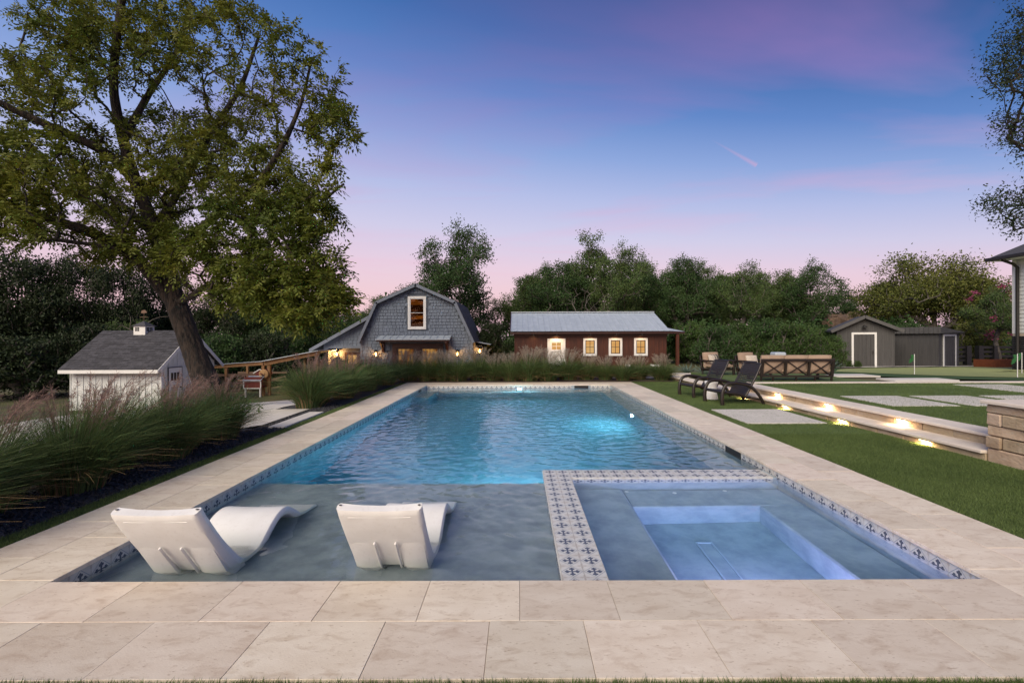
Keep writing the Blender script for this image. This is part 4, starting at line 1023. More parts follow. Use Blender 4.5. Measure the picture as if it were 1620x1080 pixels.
for x, l in ((6.35, 'small pale block at the foot of the red cabin wall, under its middle window'), (7.85, 'wider pale block at the foot of the red cabin wall, under its right window')):
    props(MB().cbox(x, x + (0.3 if x < 7 else 0.55), RY - 1.0, RY - 0.7, rz0, rz0 + 0.42, 0.02).build('stone_block', M_wtrim), l, 'block')

# ================================================================== white shed with cupola
sx0, sx1, sy0, sy1, sz0 = -21.7, -17.3, 22.0, 25.8, -1.98
shed = thing('white_shed', 'small white board-and-batten shed with dark shingled roof and cupola', 'shed', ((sx0 + sx1) / 2, sy0, sz0))
se, sr, sm = 0.22, 1.83, (sy0 + sy1) / 2
MB().box(sx0, sx1, sy0, sy1, sz0, se).build('wall', M_wside, shed)
MB().prism([(sy0, se), (sy1, se), (sm, sr - 0.12)], 'x', sx0, sx1).build('gable', M_wside, shed)
x = sx0
while x < sx1: MB().box(x, x + 0.045, sy0 - 0.025, sy0, sz0, se).build('batten', M_wside, shed); x += 0.30
y = sy0 + 0.15
while y < sy1:
    zt = se + (sr - 0.2 - se) * (1 - abs(y - sm) / (sm - sy0)); MB().box(sx1, sx1 + 0.025, y, y + 0.045, sz0, zt).build('batten', M_wside, shed); y += 0.30
def slope(par, name, mat, x0, x1, ya, za, yb, zb, th):
    d_ = Vector((yb - ya, zb - za)).normalized(); n2 = Vector((-d_.y, d_.x)) * th
    if n2.y < 0: n2 = -n2
    pr = [(ya, za), (yb, zb), (yb + n2.x, zb + n2.y), (ya + n2.x, za + n2.y)]
    return MB().prism(pr, 'x', x0, x1).build(name, mat, par)
def shingles(par, x0, x1, ya, za, yb, zb, row, name='shingle_courses'):
    t = MB(); L = math.hypot(yb - ya, zb - za); n = int(L / row); dy = (yb - ya) / L; dz = (zb - za) / L; r = random.Random(9); sg = 1 if dy > 0 else -1
    nx_, nz_ = -dz * sg, dy * sg
    for i in range(n):
        x = x0
        while x < x1 - 0.02:
            e = min(x1, x + r.uniform(0.2, 0.42)); a = i * row; b = (i + 1) * row + 0.02; th = r.uniform(0.012, 0.02)
            f = lambda s_, h: (ya + dy * s_ + nx_ * h, za + dz * s_ + nz_ * h)
            p0 = f(a, th + 0.006); p1 = f(b, 0.004); p2 = f(a, 0.0)
            t.add([(x + 0.004, *p0), (e - 0.004, *p0), (e - 0.004, *p1), (x + 0.004, *p1), (x + 0.004, *p2), (e - 0.004, *p2)], [(0, 1, 2, 3), (4, 5, 1, 0)]); x = e
    return props(t.build(name, M_roofd, par), kind='stuff')
oh = 0.42; sl_ = (sr - se) / (sm - sy0)
slope(shed, 'roof', M_roofd, sx0 - 0.15, sx1 + 0.22, sy0 - oh, se - oh * sl_ + 0.10, sm, sr, 0.05); slope(shed, 'roof', M_roofd, sx0 - 0.15, sx1 + 0.22, sy1 + oh, se - oh * sl_ + 0.10, sm, sr, 0.05)
shingles(shed, sx0 - 0.15, sx1 + 0.22, sy0 - oh, se - oh * sl_ + 0.165, sm, sr + 0.065, 0.135)
MB().box(sx0 - 0.15, sx1 + 0.20, sy0 - oh - 0.03, sy0 - oh - 0.004, se - oh * sl_ - 0.03, se - oh * sl_ + 0.135).build('fascia', M_wtrim, shed)
for (a, b) in ((sy0 - oh, sm), (sy1 + oh, sm)):
    slope(shed, 'rake_board', M_wtrim, sx1 + 0.222, sx1 + 0.25, a, se - oh * sl_ - 0.03, b, sr - 0.13, 0.17)
MB().box(sx1 - 0.04, sx1 + 0.028, sy0 - 0.028, sy0 + 0.10, sz0, se).build('corner_board', M_wtrim, shed)
sd = MB().box(sx1 + 0.026, sx1 + 0.05, 22.42, 23.28, sz0, 0.02).build('door', M_wtrim, shed)
for y in (22.55, 22.75, 22.95): MB().box(sx1 + 0.05, sx1 + 0.056, y, y + 0.15, -0.62, -0.22).build('pane', M_black, sd)
for (a, b, c, d_) in ((22.38, 23.32, 0.02, 0.06), (22.38, 22.42, sz0, 0.02), (23.28, 23.32, sz0, 0.02)): MB().box(sx1 + 0.026, sx1 + 0.054, a, b, c, d_).build('door_gap', M_chart, sd)
MB().lathe([(0.02, 0), (0.035, 0.02), (0.035, 0.06), (0.01, 0.07)], 10, (sx1 + 0.08, 23.18, -1.02)).build('knob', M_black, sd)
cx = X_(228, sm); cu = MB().box(cx - 0.30, cx + 0.30, sm - 0.3, sm + 0.3, sr - 0.35, sr + 0.30).build('cupola', M_wtrim, shed)
MB().add([(cx - 0.37, sm - 0.37, sr + 0.30), (cx + 0.37, sm - 0.37, sr + 0.30), (cx + 0.37, sm + 0.37, sr + 0.30), (cx - 0.37, sm + 0.37, sr + 0.30), (cx, sm, sr + 0.58)], [(3, 2, 1, 0), (0, 1, 4), (1, 2, 4), (2, 3, 4), (3, 0, 4)]).build('cupola_roof', M_roofd, cu)
for i in range(2):
    for j in range(2):
        MB().box(cx - 0.22 + i * 0.115, cx - 0.125 + i * 0.115 + 0.0, sm - 0.306, sm - 0.301, sr + 0.04 + j * 0.105, sr + 0.13 + j * 0.105).build('pane', M_black, cu)
        MB().box(cx + 0.301, cx + 0.306, sm - 0.22 + i * 0.22, sm - 0.04 + i * 0.22, sr + 0.04 + j * 0.105, sr + 0.13 + j * 0.105).build('pane', M_black, cu)
wv = MB(); wv.tube([(cx, sm, sr + 0.56), (cx, sm, sr + 1.02)], 0.012, 6); wv.bar((cx - 0.22, sm, sr + 0.78), (cx + 0.22, sm, sr + 0.78), 0.015, 0.02); wv.prism([(cx - 0.16, sr + 0.98), (cx + 0.02, sr + 0.98), (cx + 0.16, sr + 1.02), (cx + 0.06, sr + 1.16), (cx - 0.12, sr + 1.12)], 'y', sm - 0.008, sm + 0.008)
wv.build('weathervane', M_cedar2, cu)

# ================================================================== timber pen, lean-to shelter and their things
PY = 27.0; pz = -1.95
pen = thing('timber_pen', 'cedar post-and-rail animal pen with a flat white-edged roof', 'pen', (-16.8, PY, pz))
def post(par, x, zt, y=PY, w=0.14, nm='post', m=None): return MB().box(x - w / 2, x + w / 2, y - w / 2, y + w / 2, pz - 0.1, zt).piece(nm, m or M_cedar, par)
zA, zB = Z_(576, PY), Z_(570, PY)
for px in (327, 358, 416.5): post(pen, X_(px, PY), zA + (zB - zA) * (px - 327) / 90 - 0.20)
post(pen, X_(388, PY), zA - 0.2, PY + 2.5); post(pen, X_(352, PY), zA - 0.2, PY + 2.5)
MB().bar((X_(326, PY), PY - 0.08, zA - 0.12), (X_(417.5, PY), PY - 0.08, zB - 0.12), 0.05, 0.20).build('beam', M_cedar, pen)
MB().bar((X_(326, PY), PY - 0.05, zA + 0.005), (X_(417.5, PY), PY - 0.05, zB + 0.005), 0.25, 0.035).build('roof_edge', M_galv, pen)
for py in (591, 604.5, 616): MB().bar((X_(327, PY), PY - 0.02, Z_(py + 1, PY)), (X_(416, PY), PY - 0.02, Z_(py, PY)), 0.04, 0.13).build('rail', M_cedar2, pen)
for py in (593, 606): MB().bar((X_(335, PY), PY + 2.5, Z_(py, PY)), (X_(420, PY), PY + 2.5, Z_(py, PY)), 0.04, 0.12).build('rail', M_cedar2, pen)
lean = thing('timber_shelter', 'open timber lean-to shelter with sloping beam beside the barn', 'shelter', (-13.5, PY, pz))
x3, x4 = X_(426, PY), X_(501, PY); z3, z4 = Z_(569, PY), Z_(553.5, PY)
post(lean, x3, z3 - 0.2); post(lean, x4, z4 - 0.2); post(lean, x3, z3 - 0.1, PY + 4.5); post(lean, x4, z4, PY + 4.5)
MB().bar((x3 - 0.25, PY - 0.09, z3 - 0.17), (x4 + 0.15, PY - 0.09, z4 - 0.13), 0.05, 0.24).build('beam', M_cedar, lean)
MB().add([(x3 - 0.3, PY - 0.3, z3 + 0.0), (x4 + 0.2, PY - 0.3, z4 + 0.03), (x4 + 0.2, PY + 5, z4 + 0.03), (x3 - 0.3, PY + 5, z3 + 0.0), (x3 - 0.3, PY - 0.3, z3 - 0.04), (x4 + 0.2, PY - 0.3, z4 - 0.01), (x4 + 0.2, PY + 5, z4 - 0.01), (x3 - 0.3, PY + 5, z3 - 0.04)], [(0, 1, 2, 3), (7, 6, 5, 4), (0, 4, 5, 1), (1, 5, 6, 2), (2, 6, 7, 3), (3, 7, 4, 0)]).build('roof', M_galv, lean)
MB().box(x3 - 0.2, x4 + 0.1, PY + 4.6, PY + 4.7, pz, z3 - 0.1).build('back_wall', M_redtrim, lean)
MB().bar((x3 + 0.1, PY + 0.05, Z_(599, PY)), (x3 + 0.95, PY + 0.05, Z_(594, PY)), 0.04, 0.10).build('rail', M_cedar2, lean); MB().bar((x3 + 0.1, PY + 0.05, Z_(613, PY)), (x3 + 0.75, PY + 0.05, Z_(609, PY)), 0.04, 0.10).build('rail', M_cedar2, lean)
MB().bar((X_(438, PY), PY + 0.1, pz + 0.1), (X_(451, PY), PY + 0.12, Z_(596, PY)), 0.08, 0.05).build('brace', M_cedar2, lean)
hat = thing('straw_wreath', 'round straw disc with dark centre hung on the pen post', 'wreath', (X_(420, PY), PY - 0.2, Z_(589.6, PY)))
t_ = MB().lathe([(0.02, 0), (0.26, 0.0), (0.275, 0.02), (0.24, 0.045), (0.13, 0.05), (0.10, 0.09), (0.02, 0.10)], 28); t_.v = [(v[0], -v[2], v[1]) for v in t_.v]; t_.build('disc', M_straww, hat, 0.8, local=True)
t_ = MB().lathe([(0.01, 0.10), (0.07, 0.10), (0.06, 0.115)], 14); t_.v = [(v[0] - 0.01, -v[2], v[1] - 0.06) for v in t_.v]; t_.build('centre', M_black, hat, local=True)
for k in range(3): MB().cbox(-0.14 + k * 0.05, -0.09 + k * 0.05, -0.12, -0.075, 0.0 - 0.03 * k, 0.07 - 0.03 * k, 0.01).build('berry', M_redp, hat, local=True)
HY = 26.4; hb = thing('hen_house', 'small barn-red nesting box with white trim and legs by the pen', 'hen house', (X_(400, HY), HY, pz))
hx0, hx1 = X_(386, HY), X_(412, HY); hz0, hz1 = Z_(612, HY), Z_(602, HY)
MB().box(hx0, hx1, HY, HY + 0.8, hz0, hz1 + 0.25).build('box', M_redp, hb)
for (a, b, c, d_) in ((hx0 - 0.03, hx1 + 0.03, hz0 - 0.05, hz0), (hx0 - 0.05, hx0 + 0.01, hz0, hz1), (hx1 - 0.01, hx1 + 0.05, hz0, hz1), (hx0 - 0.03, hx1 + 0.03, hz1, hz1 + 0.05)): MB().box(a, b, HY - 0.04, HY - 0.003, c, d_).build('trim', M_wtrim, hb)
MB().add([(hx0 - 0.08, HY - 0.12, hz1 + 0.06), (hx1 + 0.08, HY - 0.12, hz1 + 0.06), (hx1 + 0.02, HY + 0.4, hz1 + 0.30), (hx0 + 0.05, HY + 0.4, hz1 + 0.30)], [(0, 1, 2, 3)]).build('roof', M_galv, hb)
MB().prism([(hx0 + 0.42, hz1 + 0.30), (hx1 + 0.02, hz1 + 0.30), (hx1 + 0.02, hz1 + 0.46), ((hx0 + 0.42 + hx1) / 2, hz1 + 0.66), (hx0 + 0.42, hz1 + 0.46)], 'y', HY + 0.42, HY + 1.2).build('gable', M_redp, hb)
for s_ in (-1, 1):
    cx_ = (hx0 + 0.42 + hx1) / 2; MB().bar((cx_, HY + 0.40, hz1 + 0.68), (cx_ + s_ * 0.40, HY + 0.40, hz1 + 0.45), 0.03, 0.05).build('trim', M_wtrim, hb)
for x in (hx0 + 0.05, hx1 - 0.05): MB().box(x - 0.04, x + 0.04, HY + 0.02, HY + 0.10, pz - 0.1, hz0 - 0.05).build('leg', M_wtrim, hb)
TY = 28.6; tr = thing('garden_tractor', 'small ochre tractor parked in the dark shelter', 'tractor', (X_(478, TY), TY, pz))
tx = X_(478, TY)
MB().cbox(tx - 0.75, tx + 0.75, TY, TY + 1.6, pz + 0.35, pz + 0.75, 0.08).build('body', M_ochre, tr); MB().cbox(tx - 0.3, tx + 0.3, TY + 0.3, TY + 0.9, pz + 0.75, pz + 1.15, 0.06).build('seat', M_black, tr)
for x in (-0.75, 0.75):
    for y in (0.2, 1.4):
        t_ = MB().lathe([(0.1, -0.1), (0.32, -0.1), (0.36, -0.05), (0.36, 0.05), (0.32, 0.1), (0.1, 0.1)], 18); t_.v = [(tx + x + v[2], TY + y + v[0], pz + 0.34 + v[1]) for v in t_.v]; t_.build('wheel', M_black, tr, 0.6)
tg = MB().prism([(tx - 0.19, Z_(599, TY)), (tx + 0.19, Z_(599, TY)), (tx + 0.05, Z_(590, TY)), (tx - 0.05, Z_(590, TY))], 'y', TY - 0.06, TY - 0.035).build('triangle_sign', M_orange, tr)
MB().box(tx - 0.03, tx + 0.03, TY - 0.035, TY + 0.0, pz + 0.6, Z_(591, TY)).build('sign_post', M_black, tr)

# ================================================================== charcoal sheds, fence, planter, flags, house corner
GY = 25.5; gz = Tz(17, GY) - 0.12
gs = thing('garden_shed', 'charcoal board shed with gabled front and white door frame', 'shed', (X_(1368, GY), GY, gz))
gx0, gx1, gxm = X_(1331, GY), X_(1406, GY), X_(1367, GY); ge, gp_ = Z_(524.5, GY), Z_(506, GY)
MB().prism([(gx0, gz), (gx1, gz), (gx1, ge), (gxm, gp_), (gx0, ge)], 'y', GY, GY + 1.6).build('wall', M_char, gs)
x = gx0 + 0.02
dx0, dx1, dzt = X_(1353.5, GY), X_(1380.5, GY), Z_(530.5, GY)
while x < gx1:
    zt = ge + (gp_ - ge) * (1 - abs(x - gxm) / (gxm - gx0)) - 0.05; z0 = dzt + 0.13 if dx0 - 0.15 < x < dx1 + 0.12 else gz
    MB().box(x, x + 0.025, GY - 0.012, GY, z0, zt).build('batten', M_chart, gs); x += 0.21
for s_ in (-1, 1):
    e_ = (gx0 - 0.32, ge - 0.10) if s_ < 0 else (gx1 + 0.32, ge - 0.10)
    MB().bar((gxm, GY - 0.30, gp_ + 0.11), (e_[0], GY - 0.30, e_[1] + 0.05), 0.06, 0.17).build('rake_board', M_chart, gs)
    pr = [(gxm, gp_ + 0.06), (gxm, gp_ + 0.16), (e_[0], e_[1] + 0.13), (e_[0], e_[1] + 0.03)]; MB().prism(pr if s_ < 0 else pr[::-1], 'y', GY - 0.26, GY + 1.7).build('roof', M_roofd, gs)
for (a, b, c, d_) in ((dx0 - 0.10, dx1 + 0.10, dzt, dzt + 0.11), (dx0 - 0.10, dx0, gz, dzt), (dx1, dx1 + 0.10, gz, dzt)): MB().box(a, b, GY - 0.04, GY - 0.003, c, d_).build('door_trim', M_wtrim, gs)
gd = MB().box(dx0, dx1, GY - 0.025, GY - 0.002, gz, dzt).build('door', M_char, gs)
for k in range(1, 5): x = dx0 + (dx1 - dx0) * k / 5; MB().box(x - 0.008, x + 0.008, GY - 0.030, GY - 0.0252, gz, dzt).build('board_joint', M_black, gd)
MB().box(dx1 - 0.10, dx1 - 0.05, GY - 0.07, GY - 0.026, gz + 0.85, gz + 1.0).build('handle', M_black, gd)
t_ = MB().lathe([(0.02, 0.10), (0.06, 0.08), (0.13, -0.02), (0.12, -0.03)], 14, (gxm, GY - 0.16, Z_(519, GY))); t_.bar((gxm, GY, Z_(516, GY)), (gxm, GY - 0.16, Z_(516, GY)), 0.03, 0.03); t_.build('barn_light', M_black, gs)
gs.rotation_euler.z = -0.42
# flat-roofed shed: plan is a quadrilateral, corner towards the camera
C0 = Vector((X_(1408, 27.2), 27.2)); C1 = Vector((X_(1485, 25.0), 25.0)); C2 = Vector((X_(1517, 26.4), 26.4)); C3 = C0 + (C2 - C1)
fs_ = thing('flat_shed', 'charcoal flat-roofed shed with narrow white-framed door beside the gabled one', 'shed', (C1.x, C1.y, gz))
wt = Z_(529, 25.0)
MB().prism([(C1.x, C1.y), (C2.x, C2.y), (C3.x, C3.y), (C0.x, C0.y)], 'z', gz - 0.1, wt).build('wall', M_char, fs_)
def onwall(A_, B_, u0, u1, z0, z1, out, th, nm, mat, par):
    dv = (B_ - A_); nr = Vector((dv.y, -dv.x)).normalized(); p0 = A_ + dv * u0; p1 = A_ + dv * u1
    q = [p0 + nr * out, p1 + nr * out, p1 + nr * (out + th), p0 + nr * (out + th)]
    return MB().prism([(v.x, v.y) for v in q][::-1], 'z', z0, z1).build(nm, mat, par)
for k in range(13): onwall(C0, C1, (k + 0.5) / 13, (k + 0.5) / 13 + 0.008, gz, wt - 0.02, 0, 0.014, 'batten', M_chart, fs_)
for k in (0.12, 0.92): onwall(C1, C2, k, k + 0.015, gz, wt - 0.02, 0, 0.014, 'batten', M_chart, fs_)
u0, u1 = 0.25, 0.78; zt = Z_(533.5, 25.6)
for (a, b, c, d_) in ((u0 - 0.055, u1 + 0.055, zt, zt + 0.10), (u0 - 0.055, u0, gz, zt), (u1, u1 + 0.055, gz, zt)): onwall(C1, C2, a, b, c, d_, 0.002, 0.035, 'door_trim', M_wtrim, fs_)
fd = onwall(C1, C2, u0, u1, gz, zt, 0.001, 0.022, 'door', M_char, fs_)
for k in (0.25, 0.5, 0.75): onwall(C1, C2, u0 + (u1 - u0) * k, u0 + (u1 - u0) * k + 0.012, gz, zt, 0.024, 0.004, 'board_joint', M_black, fd)
cc = (C0 + C1 + C2 + C3) / 4; rq = [cc + (q - cc) * 1.12 for q in (C1, C2, C3, C0)]
rf = MB(); z1, z0 = Z_(519, 25), Z_(529.5, 25)
rf.add([(rq[0].x, rq[0].y, z0), (rq[1].x, rq[1].y, z0 + 0.0), (rq[2].x, rq[2].y, z0), (rq[3].x, rq[3].y, z0), (rq[0].x, rq[0].y, z1), (rq[1].x + 0.1, rq[1].y, z0 + 0.10), (rq[2].x + 0.1, rq[2].y, z0 + 0.10), (rq[3].x, rq[3].y, z1)],
       [(3, 2, 1, 0), (4, 5, 6, 7), (0, 1, 5, 4), (1, 2, 6, 5), (2, 3, 7, 6), (3, 0, 4, 7)]); rf.build('roof', M_chart, fs_)
for k in range(12): onwall(rq[3], rq[0], (k + 0.5) / 12, (k + 0.5) / 12 + 0.01, z0 + 0.01, z1 - 0.01, 0.0, 0.015, 'roof_rib', M_char, fs_)
props(MB().tube(bez([(X_(1412, 25.4), 25.4, gz + 0.07), (X_(1420, 24.8), 24.8, gz + 0.09), (X_(1430, 24.9), 24.9, gz + 0.08), (X_(1438, 24.7), 24.7, gz + 0.07)], 16), 0.07, 8).build('garden_hose', M_flag, None, 1.0), 'green hose lying at the foot of the charcoal sheds', 'hose')

FY = 27.5; fz = Tz(24, FY) - 0.1
def fence(label, px0, px1, posts, gap=None):
    f_ = thing('rail_fence', label, 'fence', (X_((px0 + px1) / 2, FY), FY, fz))
    for px in posts: MB().box(X_(px, FY) - 0.14, X_(px, FY) + 0.14, FY - 0.14, FY + 0.14, fz, Z_(549, FY)).build('post', M_black, f_)
    for py in (551.5, 558.5, 565.5, 572): MB().box(X_(px0, FY), X_(px1, FY), FY - 0.05, FY + 0.0, Z_(py + 2.0, FY), Z_(py - 1.8, FY)).build('rail', M_black, f_)
fence('short black rail fence panel right behind the flat-roofed shed', 1515, 1531, (1530.0,)); fence('longer black rail fence reaching to the white house', 1546, 1612, (1549, 1573, 1606))
pb = thing('raised_planter', 'rust-coloured timber planter box in front of the black fence', 'planter', (X_(1595, 23.0), 23.0, Tz(25, 23)))
for (a, b, c, d_) in ((1573, 1640, 0, 0.06), ):
    x0, x1 = X_(1573, 23.0), X_(1645, 23.0); zb = Tz(25, 23) - 0.05; zt = Z_(572, 23.0)
    MB().box(x0, x1, 23.0, 23.06, zb, zt).build('side_board', M_planter, pb); MB().box(x0, x1, 24.0, 24.06, zb, zt).build('side_board', M_planter, pb)
    MB().box(x0, x0 + 0.06, 23.06, 24.0, zb, zt).build('end_board', M_planter, pb); MB().box(x0 + 0.06, x1, 23.06, 24.0, zb, zt - 0.08).build('soil', M_mulch, pb)
def flag(px, pyb, Y, pyt, label):
    x = X_(px, Y); z = Tz(x, Y) + 0.02; zt = Z_(pyt, Y)
    f_ = thing('golf_flag', label, 'flag', (x, Y, z), group='flags on the putting green')
    MB().tube([(x, Y, z), (x, Y, zt)], 0.011, 8).build('stick', M_wtrim, f_, 1.0)
    V = []; n = 8
    for i in range(n + 1):
        u = i / n
        for j in range(4):
            v = j / 3; V.append((x - u * 0.20 - 0.02 * math.sin(u * 7), Y + 0.05 * math.sin(u * 5 + v), zt - 0.02 - v * 0.22 * (1 - 0.35 * u) - u * u * 0.16))
    MB().add(V, [(i * 4 + j, (i + 1) * 4 + j, (i + 1) * 4 + j + 1, i * 4 + j + 1) for i in range(n) for j in range(3)]).build('cloth', M_flag, f_, 2.0)
    MB().lathe([(0.05, 0.0), (0.055, 0.003), (0.03, 0.006)], 14, (x, Y, z)).build('cup', M_black, f_)
flag(1446.5, 588, 15.9, 562, 'green flag on white stick on the left part of the putting green')
flag(1609.5, 599.5, 13.7, 562, 'green flag on white stick nearest the camera at the right image edge')
flag(1616.5, 589, 16.2, 560, 'green flag on white stick behind the nearest flag at the right edge')

HYY = 20.0; hz = Tz(22, HYY) - 0.1
hs = thing('white_house', 'corner of a white lap-sided house with black brick base and black gutter', 'house', (X_(1604, HYY), HYY, hz))
hx = X_(1603.5, HYY); zb = Z_(530, HYY); ht = Z_(414, HYY); HN = 12.0       # wall faces the garden, far corner at HYY
MB().box(hx, hx + 6, HN, HYY, zb, ht + 0.3).build('wall', M_wside, hs)
MB().box(hx - 0.02, hx + 6.02, HN, HYY + 0.02, hz - 0.4, zb).build('brick_core', M_mortar, hs)
for k in range(17):
    z0 = hz - 0.1 + k * 0.10
    if z0 + 0.095 > zb: break
    for i in range(8):
        y1 = HYY + 0.03 - i * 0.25 + (0.125 if k % 2 else 0); a = min(y1, HYY + 0.03)
        MB().box(hx - 0.05, hx - 0.021, y1 - 0.24, a, z0, z0 + 0.088).build('brick', M_blkbrick, hs)
z = zb + 0.03
while z < ht + 0.2:
    MB().add([(hx, HYY - 0.14, z + 0.165), (hx, HN, z + 0.165), (hx - 0.030, HN, z), (hx - 0.030, HYY - 0.14, z), (hx, HYY - 0.14, z), (hx, HN, z)], [(0, 1, 2, 3), (3, 2, 5, 4), (0, 3, 4)]).build('lap_board', M_wside, hs); z += 0.165
MB().box(hx - 0.04, hx + 0.1, HYY - 0.13, HYY + 0.02, zb, ht + 0.1).build('corner_board', M_wtrim, hs)
MB().tube([(hx - 0.09, HYY - 0.24, hz - 0.2), (hx - 0.09, HYY - 0.24, ht - 0.35), (hx - 0.22, HYY - 0.20, ht - 0.20), (hx - 0.58, HYY - 0.10, ht - 0.02), (hx - 0.60, HYY - 0.10, ht + 0.12)], 0.06, 8).build('downspout', M_black, hs, 0.8)
MB().prism([(hx - 0.66, ht + 0.02), (hx + 3, ht + 1.5), (hx + 3, ht + 1.62), (hx - 0.66, ht + 0.14)], 'y', HN, HYY + 0.45).build('roof', M_roofd, hs)
MB().cbox(hx - 0.78, hx - 0.665, HN, HYY + 0.5, ht + 0.0, ht + 0.15, 0.02).build('gutter', M_black, hs)
MB().box(hx - 0.62, hx - 0.05, HN, HYY + 0.42, ht + 0.0, ht + 0.018).build('soffit', M_wtrim, hs)
# rock bank far behind the charcoal shed
def rock_bank():
    r = np.random.default_rng(4); n = 40; m = 12; V = []
    for i in range(n + 1):
        for j in range(m + 1):
            u = i / n; v = j / m; x = X_(1290, 44) + u * 11.0; h = 5.2 * math.sin(math.pi * min(1, 0.12 + u * 0.88)) ** 0.6 * (0.75 + 0.25 * u)
            V.append((x + r.normal(0, 0.12), 44 + v * 5 + r.normal(0, 0.15), -0.8 + h * min(1, (v * 2.2) ** 0.7) + r.normal(0, 0.14)))
    return props(link('rock_bank', npmesh('rock_bank', V, [(i * (m + 1) + j, (i + 1) * (m + 1) + j, (i + 1) * (m + 1) + j + 1, i * (m + 1) + j + 1) for i in range(n) for j in range(m)], M_rock)), kind='structure')
rock_bank()

# ================================================================== plants: growing branches and leaves
def unit(a): return a / np.maximum(np.linalg.norm(a, axis=-1, keepdims=True), 1e-9)
def grow(nodes, parents, targets, r, step=0.45, bias=0.35, root=None, wob=0.10):
    """join every target to the nearest branch node already grown; returns nodes, parents, tip indices"""
    N = [np.array(p, float) for p in nodes]; Pn = list(parents); root = N[0] if root is None else root
    cap = len(N) + len(targets) * 14; A = np.zeros((cap, 3)); A[:len(N)] = N; n = len(N)
    rd = np.zeros(cap); rd[:n] = np.linalg.norm(A[:n] - root, axis=1); tips = []
    for t in targets[np.argsort(np.linalg.norm(targets - root, axis=1))]:
        d_ = np.linalg.norm(A[:n] - t, axis=1); c = int(np.argmin(d_ + bias * rd[:n])); L = d_[c]; k = max(2, min(12, int(L / step))); p0 = A[c].copy(); par = c
        side = r.normal(0, wob * L, 3) * 0.6; side[2] += 0.10 * L
        for i in range(1, k + 1):
            u = i / k; q = p0 + (t - p0) * u + side * math.sin(math.pi * u) * 0.7 + (r.normal(0, 0.02, 3) if i < k else 0)
            A[n] = q; rd[n] = np.linalg.norm(q - root); Pn.append(par); par = n; n += 1
            if n >= cap - 14: break
        tips.append(par)
        if n >= cap - 14: break
    return A[:n], np.array(Pn), np.array(tips)
def radii(A, P, tips, r0, pw=0.44):
    cnt = np.zeros(len(A)); cnt[tips] = 1
    for i in range(len(A) - 1, 0, -1): cnt[P[i]] += cnt[i]
    return r0 * np.maximum(cnt, 1) ** pw
def branch_mesh(A, P, rad, mat, name, start=1, sides=5, rmin=0.004):
    i = np.arange(start, len(A)); a = A[P[i]]; b = A[i]; ra = np.maximum(np.minimum(rad[P[i]], rad[i] * 1.5), rmin); rb = np.maximum(rad[i], rmin); t = unit(b - a)
    h = np.where(np.abs(t[:, 2:3]) < 0.9, np.array([[0, 0, 1.0]]), np.array([[0, 1.0, 0]])); u = unit(np.cross(t, h)); v = np.cross(t, u); th = np.arange(sides) * 2 * np.pi / sides
    ring = u[:, None] * np.cos(th)[None, :, None] + v[:, None] * np.sin(th)[None, :, None]
    V = np.concatenate([a[:, None] + ring * ra[:, None, None], b[:, None] + ring * rb[:, None, None]], 1).reshape(-1, 3)
    base = (np.arange(len(i)) * 2 * sides)[:, None]; j = np.arange(sides)[None]; j2 = (j + 1) % sides
    Fc = np.stack([base + j, base + j2, base + sides + j2, base + sides + j], -1).reshape(-1, 4)
    return npmesh(name, V, Fc, mat, True)
def leaf_quads(p, d_, s_, L, W, bend=0.12):
    """diamond leaves from p along d_, s_ = sideways unit vector"""
    nrm = np.cross(d_, s_); mid = p + d_ * (L * 0.45)[:, None]
    V = np.stack([p, mid + s_ * (W / 2)[:, None] - nrm * (bend * W)[:, None], p + d_ * L[:, None], mid - s_ * (W / 2)[:, None] - nrm * (bend * W)[:, None]], 1)
    return V.reshape(-1, 3), np.arange(4 * len(p)).reshape(-1, 4)
def rvec(r, n): return unit(r.normal(0, 1, (n, 3)))

